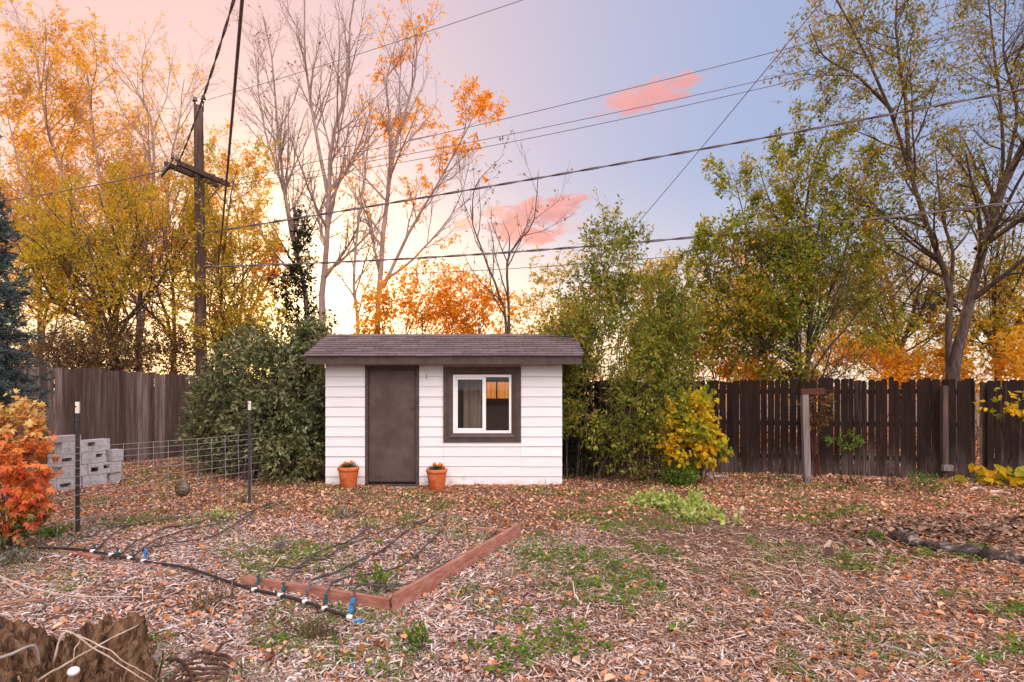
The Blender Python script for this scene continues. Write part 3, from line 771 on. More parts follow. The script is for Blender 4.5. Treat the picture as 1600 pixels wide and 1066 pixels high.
# ---- smaller plants
WD = [('low grey green weed clump at the left edge beside the black pipe', 'leaf_sage', 22, 868, 26, 16, 160, .05),
      ('bright green leafy weed at the foot of the near wire fence post', 'leaf_bright_green', 76, 830, 18, 10, 70, .09),
      ('grey green weeds under the wire fence right of the near post', 'leaf_sage', 180, 812, 50, 9, 160, .05),
      ('yellow green weed clump behind the drip hoses below the metal face', 'leaf_squash', 335, 806, 30, 9, 110, .06),
      ('green weed clump in front of the left terracotta pot', 'leaf_sage', 540, 800, 18, 11, 80, .06),
      ('leafy green plant growing in the bed beside the redwood board', 'leaf_bright_green', 592, 908, 20, 15, 60, .10),
      ('green tuft with upright blades in front of the bed corner', 'leaf_bright_green', 662, 1008, 14, 14, 40, .09),
      ('grey green weeds around the left part of the bed', 'leaf_sage', 432, 850, 20, 14, 80, .06),
      ('bronze green weeds along the black pipe in front of the bed board', 'leaf_bronze', 480, 985, 46, 16, 190, .05),
      ('brown green weed patch between the stump and the bed', 'leaf_bronze', 330, 935, 38, 13, 130, .05),
      ('dark green weeds at the foot of the dark fence by the grey post', 'leaf_ivy', 1210, 748, 46, 14, 150, .06),
      ('dark green weed clump at the foot of the dark fence by the forked trunk', 'leaf_bright_green', 1442, 748, 26, 22, 120, .08),
      ('bright green tuft left of the dead log', 'leaf_bright_green', 1369, 838, 12, 7, 60, .05),
      ('green weeds along the dark fence between post and trunk', 'leaf_ivy', 1350, 752, 60, 12, 150, .06)]
for i, (lab, mat, px, py, rx, ry, n, ls) in enumerate(WD):
    g = G(px, py + ry)
    g[2] = gz(g[0], g[1])
    bush('weed_plant', lab, 'weed', g, [(g + [0, 0, ry * .5 / F * g[1]], np.array([rx * 1.15, rx * .8, ry * .9]) / F * g[1])], 100 + i, int(n * .75), 4, mat, 'bark_brown', ls * .62, sprig=ls * 1.2, nstem=10, shape='six', aspect=.34, spread=rx / F * g[1] * .4, gap=.75, gscale=9.0,
         shell=.1, up=.9, droop=-.1, group='weeds growing on the yard ground', stem_r=.003, zmin=.005)
bush('creeping_squash', 'pale green wilting creeper spread over the bare soil right of the shed', 'plant', G(1090, 818),
     [blob(1020, 788, 8.5, 26, 10), blob(1060, 800, 8.2, 30, 12), blob(1100, 815, 7.6, 40, 12), blob(1150, 828, 7.3, 36, 12), blob(1085, 795, 8.3, 16, 14)], 131, 800, 5, 'leaf_squash', 'leaf_squash', .075, sprig=.16, nstem=12, gap=.75, gscale=5.0,
     shape='six', aspect=.6, shell=.1, up=.3, spread=.4, stem_r=.004, zmin=.0)
bush('fence_sprig', 'little green sprig growing through the dark fence', 'plant', P(1328, 760, 11.25) * [1, 1, 0], [blob(1328, 688, 11.25, 16, 9), blob(1300, 690, 11.25, 8, 4)], 132, 50, 6, 'leaf_bright_green', 'bark_brown', .06, sprig=.12, nstem=5, spread=.02, stem_r=.004)
bush('yellow_leaf_branch', 'branch with pale yellow leaves reaching in at the right edge', 'plant', P(1640, 760, 9.6) * [1, 1, 0], [blob(1600, 640, 9.6, 24, 12), blob(1560, 632, 9.7, 20, 5), blob(1640, 640, 9.5, 30, 22)], 133, 60, 4, 'leaf_vine_yellow', 'bark_brown', .10, sprig=.22, nstem=8, droop=.5, shape='six', spread=.05, stem_r=.007, aspect=.6)
bush('yellow_leaf_plant', 'low plant with large yellow leaves at the foot of the dark fence, right edge', 'plant', G(1570, 768), [blob(1530, 752, 10.3, 16, 10), blob(1580, 758, 10.0, 26, 8), blob(1575, 742, 10.2, 22, 7)], 134, 36, 4, 'leaf_vine_yellow', 'bark_brown', .16, sprig=.2, nstem=10, droop=.4, shape='six', aspect=.75, stem_r=.005)
bush('red_vine', 'reddish drying vine hanging behind the grey post', 'plant', P(1278, 755, 11.1) * [1, 1, 0], [blob(1278, 640, 11.1, 10, 30), blob(1270, 655, 11.1, 10, 10)], 135, 60, 5, 'leaf_thicket', 'rust_wood', .09, sprig=.16, nstem=6, droop=.6, shape='six', spread=.03)

# ------------------------------------------------------------------ ground
def ground():
    m, nt, b, out = newmat('yard_soil')
    v = coord(nt)
    n1 = noise(nt, 1.1, v, 6, .6); n2 = noise(nt, 26, v, 6, .7); n3 = noise(nt, 5, v, 5, .65)
    c = ramp(nt, n2, even([(.06, .030, .019), (.14, .078, .054), (.25, .155, .115), (.38, .26, .205)]))
    c = mixc(nt, math_(nt, 'MULTIPLY', n1, .6), c, ramp(nt, n3, even([(.095, .043, .025), (.22, .125, .085), (.16, .092, .064)])))
    nt.links.new(c, b.inputs['Base Color']); b.inputs['Roughness'].default_value = .95; b.inputs['Specular IOR Level'].default_value = .15
    bp = nd(nt, 'ShaderNodeBump', {'Strength': .8, 'Distance': .03, 'Height': n2})
    nt.links.new(bp.outputs[0], b.inputs['Normal'])
    def axis(lo, hi, step, far):
        a = list(np.arange(lo, hi + 1e-6, step))
        f = [hi + d for d in far]; g = [lo - d for d in far[::-1]]
        return np.array(g + a + f)
    far = [.5, 1.5, 4, 10, 25, 60, 150, 400, 900]
    xs = axis(-11, 11, .11, far); ys = axis(-1, 15, .11, far)
    X, Y = np.meshgrid(xs, ys)
    Z = gz(X, Y)
    Z = np.where((np.abs(X) > 11.4) | (Y > 15.4) | (Y < -1.4), np.where(np.abs(X) + np.abs(Y) > 40, 0, Z), Z)
    idx = np.arange(X.size).reshape(X.shape)
    q = np.stack([idx[:-1, :-1], idx[:-1, 1:], idx[1:, 1:], idx[1:, :-1]], -1).reshape(-1, 4)
    mb = MB(); mb.add(np.stack([X, Y, Z], -1).reshape(-1, 3), q)
    tag(mb.build('ground', m, smooth=True), kind='structure')


ground()


def fence_y(x):
    """Depth of the back fences at x (the yard ends there)."""
    return np.interp(x, [-12, -9.3, -7.7, -7.5, .5, 3.9, 8.7, 14], [0, 11, 14.8, 14.8, 12.6, 11.9, 10.95, 9.9])


def yard_points(rng, n, dmin=3.0, dmax=14.2, wide=1.0):
    D = rng.uniform(dmin, dmax, n); x = rng.uniform(-wide, wide, n) * D
    ok = (D < fence_y(x) - .12) & ~((x > -3.12) & (x < .82) & (D > 10.0) & (D < 12.0))
    return x[ok], D[ok]


def chips(mb, x, y, z, L, W, rng, tilt=.18, curl=.25):
    """Flat curved shreds, six corners each."""
    n = len(x)
    yaw = rng.uniform(0, 6.283, n); pit = rng.normal(0, tilt, n)
    ax = np.stack([np.cos(yaw) * np.cos(pit), np.sin(yaw) * np.cos(pit), np.sin(pit)], -1)
    nr0 = unit(np.stack([rng.normal(0, .35, n), rng.normal(0, .35, n), np.ones(n)], -1))
    sd = unit(np.cross(nr0, ax)); nr = np.cross(ax, sd)
    c = np.stack([x, y, z], -1)
    hl = ax * (L / 2)[:, None]; hw = sd * (W / 2)[:, None]
    bow = nr * (L * rng.normal(0, curl, n) * .3)[:, None] + sd * (L * rng.normal(0, .10, n))[:, None]
    a, m, t = c - hl, c + bow, c + hl
    V = np.stack([a - hw * .7, a + hw * .7, m + hw, m - hw, t + hw * .6, t - hw * .6], 1).reshape(-1, 3)
    i = np.arange(n)[:, None] * 6
    mb.add(V, np.concatenate([i + [0, 3, 2, 1], i + [3, 5, 4, 2]]))


def mulchy(x, y):
    """How much pale shredded mulch covers a spot (0..1): the near left part of the yard and the planting bed."""
    p = np.stack([x, y], -1)
    m = sstep(7.6, 6.2, y + .25 * vnoise(p, 3, .9) * 3 + .28 * np.maximum(x, -2.2))
    bed = sstep(.1, -.2, np.abs((x + 2.3) * .9 + 0) - 1.9) * sstep(8.2, 7.4, y)
    m = np.maximum(m, bed * .85)
    path = np.exp(-((x - 2.4) / 1.1) ** 2 - ((y - 6.8) / 1.6) ** 2)
    return np.clip(m - .75 * path * (1 + .8 * vnoise(p, 77, 2.0)) - .72 * sstep(.2, 1.8, x) * (1 - .45 * sstep(4.4, 3.6, y)), .05, 1)


def litter():
    rng = R(201)
    pale = std('shredded_mulch', [(.075, .034, .022), (.27, .145, .105), (.47, .32, .265), (.66, .52, .47), (.78, .68, .645)], island=.9, nscale=5, rough=.9)
    straw = std('dry_straw', [(.055, .025, .014), (.20, .092, .052), (.38, .205, .128), (.56, .38, .27), (.70, .56, .46)], island=.9, nscale=5, rough=.85)
    leafm = std('fallen_leaf', [(.10, .034, .014), (.30, .10, .038), (.50, .20, .085), (.64, .33, .17), (.76, .52, .36), (.66, .18, .03)], island=.92, nscale=3, rough=.7, trans=.15)
    bright = std('fallen_orange_leaf', [(.45, .10, .025), (.60, .17, .03), (.62, .27, .05)], island=.9, nscale=3, rough=.6, trans=.2)
    # shredded mulch
    x, y = yard_points(rng, 480000, 3.0, 10.5)
    k = rng.uniform(0, 1, len(x)) < mulchy(x, y) * np.clip(.45 + .55 * (vnoise(np.stack([x, y], -1), 9, 2.3) > -.35), 0, 1)
    x, y = x[k], y[k]; n = len(x)
    mb = MB(); L = np.exp(rng.normal(math.log(.026), .62, n)).clip(.007, .13)
    chips(mb, x, y, gz(x, y) + rng.uniform(.002, .026, n), L, (L * rng.uniform(.09, .32, n)).clip(.0022, .012), rng)
    tag(mb.build('wood_mulch', pale), kind='stuff')
    # straw and thin dry stalks, mostly in the right foreground
    x, y = yard_points(rng, 190000, 3.0, 11)
    k = rng.uniform(0, 1, len(x)) < np.clip(.10 + .9 * sstep(-.6, 1.0, x) * sstep(8.4, 5.2, y), 0, 1)
    x, y = x[k], y[k]; n = len(x)
    mb = MB(); L = np.exp(rng.normal(math.log(.040), .80, n)).clip(.010, .5)
    chips(mb, x, y, gz(x, y) + rng.uniform(.004, .03, n), L, (L * rng.uniform(.05, .25, n)).clip(.0022, .0075), rng, tilt=.12, curl=.25)
    tag(mb.build('dry_straw', straw), kind='stuff')
    # fallen leaves
    x, y = yard_points(rng, 210000, 3.0, 14.4)
    p = np.stack([x, y], -1)
    path = np.exp(-((x - 2.6) / 1.3) ** 2 - ((y - 6.9) / 1.7) ** 2)
    dens = .17 + .72 * sstep(5.6, 9.0, y + .8 * vnoise(p, 6, 1.1)) * (.80 + .35 * vnoise(p, 61, 3.0)) - .45 * path + .25 * sstep(1.5, 4.5, x)
    k = rng.uniform(0, 1, len(x)) < np.clip(dens, .03, 1)
    x, y = x[k], y[k]; n = len(x)
    mb = MB()
    pos = np.stack([x, y, gz(x, y) + rng.uniform(.004, .034, n)], -1)
    flat_leaves(mb, pos, np.exp(rng.normal(math.log(.027), .48, n)).clip(.008, .075), rng)
    tag(mb.build('fallen_leaves', leafm), kind='stuff')
    # leaves drifted against the shed wall and the fences, and dark bark crumbs around the dead logs
    n = 2600; x = rng.uniform(-3.2, .95, n); y = 10.03 - np.abs(rng.normal(0, .07, n)) - .01
    k = ~((x > -2.44) & (x < -1.6) & (y > 9.97)); x, y = x[k], y[k]
    mb = MB(); flat_leaves(mb, np.stack([x, y, gz(x, y) + np.clip(.06 - .5 * (10.03 - y), .01, .06) * rng.uniform(.3, 1, len(x))], -1), rng.uniform(.02, .055, len(x)), rng)
    tag(mb.build('drifted_leaves', leafm), kind='stuff')
    n = 5200; x = rng.normal(5.3, 1.0, n); y = 6.75 + rng.normal(0, .42, n); k = (y > 5.6) & (x < 7.5)
    x, y = x[k], y[k]; n = len(x); L = np.exp(rng.normal(math.log(.045), .6, n)).clip(.01, .2)
    mb = MB(); chips(mb, x, y, gz(x, y) + rng.uniform(.004, .05, n), L, L * rng.uniform(.15, .45, n), rng, tilt=.3, curl=.4)
    tag(mb.build('bark_crumbs', std('dark_bark_crumbs', [(.045, .022, .014), (.13, .068, .044), (.26, .15, .10), (.44, .30, .22)], island=.9, nscale=4)), kind='stuff')
    # a few brighter ones
    x, y = yard_points(rng, 4200, 3.0, 13)
    p = np.stack([x, y], -1)
    k = (vnoise(p, 16, 1.8) > .35) | (rng.uniform(0, 1, len(x)) < .10) | (x < -5)
    x, y = x[k], y[k]; n = len(x)
    mb = MB(); flat_leaves(mb, np.stack([x, y, gz(x, y) + rng.uniform(.012, .04, n)], -1), rng.uniform(.022, .055, n), rng)
    tag(mb.build('fallen_orange_leaves', bright), kind='stuff')
    # leaf litter on the other side of the fences
    x = rng.uniform(-14, 15, 26000); y = rng.uniform(10, 24, 26000); k = y > fence_y(x) + .15
    x, y = x[k], y[k]; mb = MB(); flat_leaves(mb, np.stack([x, y, gz(x, y) + .02], -1), rng.uniform(.08, .16, len(x)), rng)
    tag(mb.build('fallen_leaves', leafm), kind='stuff')


def flat_leaves(mb, pos, size, rng):
    n = len(pos)
    yaw = rng.uniform(0, 6.283, n); pit = rng.normal(0, .42, n)
    ax = np.stack([np.cos(yaw) * np.cos(pit), np.sin(yaw) * np.cos(pit), np.sin(pit)], -1)
    nr0 = unit(np.stack([rng.normal(0, .48, n), rng.normal(0, .48, n), np.ones(n)], -1))
    sd = unit(np.cross(nr0, ax)); nr = np.cross(ax, sd)
    L = size[:, None]; W = L * rng.uniform(.22, .42, n)[:, None]; up = nr * L * rng.uniform(-.05, .38, n)[:, None]
    b = pos - ax * L / 2
    m1 = b + ax * L * .3; m2 = b + ax * L * .68; t = b + ax * L + nr * L * rng.uniform(-.05, .25, n)[:, None]
    V = np.stack([b, m1 + sd * W + up, m2 + sd * W * .8 + up, t, m2 - sd * W * .8 + up, m1 - sd * W + up], 1).reshape(-1, 3)
    i = np.arange(n)[:, None] * 6
    mb.add(V, np.concatenate([i + [0, 1, 2, 3], i + [3, 4, 5, 0]]))


litter()


def grass():
    rng = R(211)
    gm = std('green_grass', [(.045, .095, .012), (.10, .18, .025), (.19, .27, .05), (.30, .31, .10)], island=.7, nscale=1.2, rough=.6, trans=.3)
    dm = std('pale_dry_grass', [(.10, .115, .045), (.21, .215, .10), (.36, .33, .20)], island=.8, nscale=1.5, rough=.7, trans=.2)
    def blades(n_t, per, lo, hi, mask, h, mat, name, spread):
        x, y = yard_points(rng, n_t, lo, hi)
        k = mask(x, y); x, y = x[k], y[k]
        x = np.repeat(x, per) + rng.normal(0, spread, len(x) * per); y = np.repeat(y, per) + rng.normal(0, spread, len(y) * per)
        n = len(x)
        a = rng.uniform(0, 6.283, n); lean = rng.uniform(.2, 1.1, n)
        d = np.stack([np.cos(a), np.sin(a), np.zeros(n)], -1)
        H = h * rng.uniform(.5, 1.4, n)
        p0 = np.stack([x, y, gz(x, y)], -1)
        p1 = p0 + d * (H * lean * .35)[:, None] + np.array([0, 0, 1]) * (H * .6)[:, None]
        p2 = p0 + d * (H * lean)[:, None] + np.array([0, 0, 1]) * (H * (1.05 - .5 * lean))[:, None]
        s = np.cross(d, [0, 0, 1]) * (.0028 + .02 * H)[:, None]
        V = np.stack([p0 - s, p0 + s, p1 + s * .8, p1 - s * .8, p2], 1).reshape(-1, 3)
        i = np.arange(n)[:, None] * 5
        mb = MB(); mb.add(V, i + [0, 1, 2, 3]); mb.add(np.zeros((0, 3)), (i + [3, 2, 4]) - mb.n)
        tag(mb.build(name, mat), kind='stuff')
    def patch(x, y):
        p = np.stack([x, y], -1)
        v = vnoise(p, 22, 1.5) + .5 * vnoise(p, 23, 5.0)
        w = .35 * np.exp(-((x - 1.0) / 2.6) ** 2 - ((y - 6.0) / 2.0) ** 2) + .2 * sstep(9.6, 10.4, y) + .18 * np.exp(-((x - .2) / 1.6) ** 2 - ((y - 8.6) / .9) ** 2)
        return v + w > .46
    blades(14000, 14, 3.2, 12.5, patch, .045, gm, 'grass', .028)
    def dry(x, y):
        p = np.stack([x, y], -1)
        return vnoise(p, 32, 1.1) + .45 * sstep(-.2, -1.5, x) + .3 * np.exp(-((x - .5) / 1.7) ** 2 - ((y - 7.8) / 1.4) ** 2) > .52
    # low broad-leaved green in patches
    x, y = yard_points(rng, 90000, 3.2, 12.5)
    p = np.stack([x, y], -1)
    k = vnoise(p, 41, 1.7) + .55 * vnoise(p, 42, 6.0) + .35 * np.exp(-((x - 1.3) / 2.4) ** 2 - ((y - 6.0) / 2.2) ** 2) - .25 * sstep(-1, -3, x) > .56 + .25 * rng.uniform(0, 1, len(x))
    x, y = x[k], y[k]; n = len(x)
    mb = MB(); flat_leaves(mb, np.stack([x, y, gz(x, y) + rng.uniform(.012, .055, n)], -1), rng.uniform(.018, .045, n), rng)
    tag(mb.build('ground_cover', MT['leaf_bright_green']), kind='stuff')
    blades(16000, 9, 3.2, 12.5, dry, .045, dm, 'dry_grass', .045)


grass()


# ------------------------------------------------------------------ fences
def aged_fence_mat():
    """Old dark stained boards: each of its own tone, streaked, greyed by weather at their feet."""
    m, nt, b, out = newmat('old_dark_fence_board')
    v = coord(nt, (10, 10, .55)); o = coord(nt)
    g = nt.nodes.new('ShaderNodeNewGeometry')
    nz = noise(nt, 2.2, v, 6, .65)
    f = math_(nt, 'MULTIPLY_ADD', g.outputs['Random Per Island'], .5, math_(nt, 'MULTIPLY', nz, .5))
    c = ramp(nt, f, even([(.004, .0018, .0012), (.010, .0044, .0028), (.026, .0112, .0070), (.012, .0062, .0048), (.12, .060, .040)]))
    grey = ramp(nt, noise(nt, 3.0, v, 6, .7), even([(.022, .014, .011), (.09, .066, .058), (.20, .16, .148)]))
    z = nd(nt, 'ShaderNodeSeparateXYZ', {0: o}).outputs[2]
    k = nd(nt, 'ShaderNodeMapRange', {0: math_(nt, 'MULTIPLY_ADD', noise(nt, 1.3, coord(nt, (3, 3, .8)), 4, .6), .75, math_(nt, 'MULTIPLY', z, -1.0)), 1: -.25, 2: .55}, interpolation_type='SMOOTHSTEP').outputs[0]
    c = mixc(nt, math_(nt, 'MULTIPLY', k, .75), c, grey)
    kn = nd(nt, 'ShaderNodeTexVoronoi', {'Vector': coord(nt, (3.2, 3.2, 1.1)), 'Scale': 1.6}).outputs['Distance']
    c = mixc(nt, nd(nt, 'ShaderNodeMapRange', {0: kn, 1: .10, 2: .05}).outputs[0], c, (.006, .004, .003))
    nt.links.new(c, b.inputs['Base Color']); b.inputs['Roughness'].default_value = .9; b.inputs['Specular IOR Level'].default_value = .2
    nt.links.new(nd(nt, 'ShaderNodeBump', {'Strength': .6, 'Distance': .01, 'Height': noise(nt, 7, v, 6)}).outputs[0], b.inputs['Normal'])
    return m


MT['fence_dark'] = aged_fence_mat()


def fence(name, label, A, B, h, pw, gap, mat, side, seed, post_every=2.45, dogear=0.0, top_jit=.012, zshift=0.0, group=None, skip=(), rails=(.35, 1.0, 1.62)):
    """Board fence from A to B (ground points); boards face the side given by +-1, rails and posts stand behind."""
    rng = R(seed)
    A = np.asarray(A[:2], float); B = np.asarray(B[:2], float)
    L = np.linalg.norm(B - A); u = (B - A) / L; n = np.array([u[1], -u[0]]) * side
    root = thing(name, label, 'fence', (*((A + B) / 2), float(gz(*((A + B) / 2)))), group)
    nsec = max(1, round(L / post_every)); sl = L / nsec
    def pt(s, off, z):
        q = A + u * s + n * off
        return (q[0], q[1], z)
    for k in range(nsec):
        mb = MB(); s = k * sl
        while s < (k + 1) * sl - .02:
            w = pw * (rng.uniform(.72, 1.14) if dogear else rng.uniform(.9, 1.06)); rest = (k + 1) * sl - s; w = rest if rest < w * 1.3 else w
            g = gap * (rng.uniform(.1, 2.0) if rng.uniform() < .8 else 2.4)
            if not any(a <= s <= b for a, b in skip):
                sc = A + u * (s + w / 2); z0 = float(gz(sc[0], sc[1])) - .03 + rng.uniform(0, .03); zt = z0 + h + rng.normal(0, top_jit)
                e = dogear * rng.uniform(.6, 1.3); ww = w - g; t0 = rng.uniform(0, .006); lean = rng.normal(0, .005)
                prof = [(0, z0), (ww, z0), (ww, zt - e), (ww - e, zt), (e, zt), (0, zt - e)] if dogear else [(0, z0), (ww, z0), (ww, zt + rng.normal(0, .004)), (0, zt)]
                front = [pt(s + a + lean * (z - z0), t0, z) for a, z in prof]; back = [pt(s + a + lean * (z - z0), t0 - .018, z) for a, z in prof]
                m = len(prof)
                mb.add(front + back, [tuple(range(m)), tuple(range(2 * m - 1, m - 1, -1))] + [(i, m + i, m + (i + 1) % m, (i + 1) % m) for i in range(m)])
            s += w
        mb.build('plank_panel', MT[mat], root)
        for rz in rails:
            a, b = A + u * (k * sl + .002) - n * .043, A + u * ((k + 1) * sl - .002) - n * .043
            mid = (a + b) / 2
            MB().box((mid[0], mid[1], float(gz(*mid)) + rz), (sl - .004, .04, .088), math.atan2(u[1], u[0])).build('rail', MT['fence_rail'], root)
    for k in range(nsec + 1):
        q = A + u * (k * sl) - n * .112
        MB().box((q[0], q[1], h / 2 - .05 + float(gz(*q))), (.09, .09, h), math.atan2(u[1], u[0])).build('post', MT['fence_rail'], root)
    return root


fence('wooden_fence', 'grey weathered board fence with flat top behind the cinder blocks', (-11.9, 4.9), (-7.62, 15.1), 1.99, .135, .002, 'fence_grey', 1, 301)
fence('wooden_fence', 'dark stained board fence in shade behind the shed, between privet and yellow vine', (-7.56, 14.75), (3.55, 12.02), 1.83, .14, .006, 'fence_dark', 1, 302, dogear=.02)
fence('wooden_fence', 'dark board fence with light showing through its gaps, right of the yellow vine', (3.58, 12.0), (8.55, 11.0), 1.86, .137, .0095, 'fence_dark', 1, 303, dogear=.026, top_jit=.022)
fence('wooden_fence', 'short dark board fence piece beyond the broken gap at the right edge', (8.74, 10.95), (13.6, 9.95), 1.84, .137, .009, 'fence_dark', 1, 304, dogear=.028)

# grey post with a reddish cross piece in front of the dark fence
b = G(1259, 756)
t = thing('wooden_post', 'grey wooden post with reddish cross piece standing before the dark fence', 'post', (b[0], b[1], 0))
MB().add([(b[0] + .115 * i - .01 - (.05 if k else 0), b[1] + .09 * j, 1.56 if k else -.1) for k in (0, 1) for j in (0, 1) for i in (0, 1)],
         [(0, 2, 3, 1), (4, 5, 7, 6), (0, 1, 5, 4), (1, 3, 7, 5), (3, 2, 6, 7), (2, 0, 4, 6)]).build('post', MT['post_grey'], t, bevel=.006)
MB().bx(b[0] - .08, b[0] + .33, b[1] + .0, b[1] + .09, 1.563, 1.665).build('crossbar', MT['rust_wood'], t, bevel=.006)
b = P(1480, 755, 10.9)
t = thing('wooden_post', 'weathered post with small pale block at its foot, against the dark fence', 'post', (b[0], b[1] + .12, 0))
MB().bx(b[0] - .05, b[0] + .05, b[1] + .03, b[1] + .12, -.05, 1.72).build('post', MT['fence_grey'], t, bevel=.006)
MB().bx(b[0] - .09, b[0] + .09, b[1] - .04, b[1] + .027, .16, .27).build('block', MT['post_grey'], t, bevel=.004)


# ------------------------------------------------------------------ the shed
def siding_mat():
    m, nt, b, out = newmat('painted_lap_siding')
    v = coord(nt, (.7, 3, 10)); o = coord(nt)
    g = nt.nodes.new('ShaderNodeNewGeometry')
    f = math_(nt, 'MULTIPLY_ADD', g.outputs['Random Per Island'], .35, math_(nt, 'MULTIPLY', noise(nt, 3, v, 6, .65), .65))
    c = ramp(nt, f, even([(.66, .63, .62), (.74, .715, .715), (.79, .77, .77)]))
    c = mixc(nt, math_(nt, 'MULTIPLY', noise(nt, 4.5, v, 7, .75, 0, .60, .82), .7), c, (.55, .49, .44))
    z = nd(nt, 'ShaderNodeSeparateXYZ', {0: o}).outputs[2]
    mud = nd(nt, 'ShaderNodeMapRange', {0: math_(nt, 'MULTIPLY_ADD', noise(nt, 7, o, 7, .75), .34, math_(nt, 'MULTIPLY', z, -1.0)), 1: -.02, 2: .22}, interpolation_type='SMOOTHSTEP').outputs[0]
    c = mixc(nt, math_(nt, 'MULTIPLY', mud, .62), c, (.36, .25, .19))
    nt.links.new(c, b.inputs['Base Color']); b.inputs['Roughness'].default_value = .55
    nt.links.new(nd(nt, 'ShaderNodeBump', {'Strength': .35, 'Distance': .004, 'Height': noise(nt, 14, v, 6)}).outputs[0], b.inputs['Normal'])
    return m


MT['white_siding'] = siding_mat()


def shed():
    rng = R(401)
    X0, X1, Y0, Y1 = -3.13, .83, 10.05, 12.03
    t = thing('garden_shed', 'small white lap-sided shed with brown door, brown trimmed window and shingled roof', 'shed', ((X0 + X1) / 2, (Y0 + Y1) / 2, 0))
    pitch = .46 / 1.29
    def boards(mb, x0, x1, z0, z1, face, axis='x', sgn=-1, phase=0.0):
        """Lap boards on a wall face; axis x: wall runs in x at y=face, boards step out in -y (sgn -1) or +y."""
        exp = .168; k0 = math.floor((z0 - .02 - phase) / exp)
        z = k0 * exp + .02 + phase
        while z < z1 - 1e-3:
            a, b = max(z, z0), min(z + exp - .003, z1)
            if b - a > .012:
                j = rng.normal(0, .0015)
                o0 = .022 + j; o1 = .008 + j
                segs = [(x0, x1)]
                for s0, s1 in segs:
                    prof = [(o0, a), (o1, b), (-.012, b), (-.012, a)]
                    dz = rng.normal(0, .0015)
                    P0 = [(s0, face + sgn * o, zz + dz) if axis == 'x' else (face + sgn * o, s0, zz + dz) for o, zz in prof]
                    P1 = [(s1, face + sgn * o, zz + dz) if axis == 'x' else (face + sgn * o, s1, zz + dz) for o, zz in prof]
                    mb.add(P0 + P1, [(0, 1, 2, 3), (7, 6, 5, 4), (0, 4, 5, 1), (1, 5, 6, 2), (2, 6, 7, 3), (3, 7, 4, 0)])
            z += exp
    zt = 2.16
    mb = MB()
    boards(mb, X0 - .015, -2.478, .02, zt, Y0); mb.build('front_siding', MT['white_siding'], t); mb = MB()
    boards(mb, -1.564, -1.158, .03, zt, Y0)
    boards(mb, -1.1555, .1505, .19, .763, Y0); boards(mb, .153, X1 + .015, .19, zt, Y0)
    boards(mb, -1.1555, .56, -.03, .187, Y0); boards(mb, .566, X1 + .015, -.03, .187, Y0)
    mb.build('front_siding', MT['white_siding'], t)
    # wall core with door and window openings, butted pieces
    mb = MB()
    y0, y1 = Y0 + .013, Y0 + .09
    mb.bx(X0, -2.47, y0, y1, -.02, zt); mb.bx(-1.57, -1.06, y0, y1, -.02, zt); mb.bx(-1.058, .05, y0, y1, -.02, .86); mb.bx(.052, X1, y0, y1, -.02, zt)
    mb.bx(-1.058, .05, y0, y1, 1.95, zt); mb.bx(-2.468, -1.572, y0, y1, 2.05, zt)
    mb.build('wall', MT['interior'], t)
    for (x, sg) in ((X0, -1), (X1, 1)):
        mb = MB(); boards(mb, Y0 + .02, Y1, -.02, zt, x, 'y', sg)
        gx = x
        yr = 11.04
        mb.add([(gx - .03 * (sg < 0), Y0 + .09, zt), (gx - .03 * (sg < 0), Y1, zt), (gx - .03 * (sg < 0), yr, 2.6), (gx + .03 * (sg > 0), Y0 + .09, zt), (gx + .03 * (sg > 0), Y1, zt), (gx + .03 * (sg > 0), yr, 2.6)],
               [(0, 1, 2), (5, 4, 3), (0, 3, 4, 1), (1, 4, 5, 2), (2, 5, 3, 0)])
        mb.build('side_siding', MT['white_siding'], t)
        MB().bx(x + (.012 if sg < 0 else -.05), x + (.05 if sg < 0 else -.012), Y0 + .092, Y1 - .06, -.02, zt).build('wall', MT['interior'], t)
    # back wall with a small opening
    wx0, wx1, wz0, wz1 = -.52, -.05, 1.47, 1.80
    mb = MB()
    mb.bx(X0, wx0, Y1 - .05, Y1, -.02, zt); mb.bx(wx1, X1, Y1 - .05, Y1, -.02, zt); mb.bx(wx0 + .001, wx1 - .001, Y1 - .05, Y1, -.02, wz0); mb.bx(wx0 + .001, wx1 - .001, Y1 - .05, Y1, wz1, zt)
    mb.build('wall', MT['interior'], t)
    MB().bx(X0, X1, Y0 + .09, Y1, -.05, .02).build('floor_boards', MT['interior'], t)
    lit = std('glowing_orange_pane', [(.40, .14, .03), (.66, .29, .06), (.85, .55, .20)], nscale=4, stretch=(16, 1, .15), trans=.7, rough=.8)
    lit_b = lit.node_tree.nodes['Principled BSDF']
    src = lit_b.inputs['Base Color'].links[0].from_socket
    lit.node_tree.links.new(src, lit_b.inputs['Emission Color']); lit_b.inputs['Emission Strength'].default_value = 2.2  # sunset glow put into the pane's own colour as emission
    w = MB(); w.bx(wx0, wx1, Y1 - .07, Y1 - .052, wz0 - .04, wz0); w.bx(wx0, wx1, Y1 - .07, Y1 - .052, wz1, wz1 + .04); w.bx(-.325, -.295, Y1 - .07, Y1 - .052, wz0 + .001, wz1 - .001)
    wf = w.build('back_window', MT['trim_brown'], t)
    MB().bx(wx0 + .002, wx1 - .002, Y1 - .03, Y1 - .02, wz0 + .002, wz1 - .002).build('glow_pane', lit, wf)
    # things seen dimly inside: a hanging sheet and a dark shelf
    MB().bx(-.62, .3, 11.75, 11.955, 1.345, 1.43).build('shelf', MT['dark_thing'], t, bevel=.01)
    # door
    dx0, dx1, dz = -2.475, -1.567, 2.045
    fr = MB(); yb = Y0 - .028
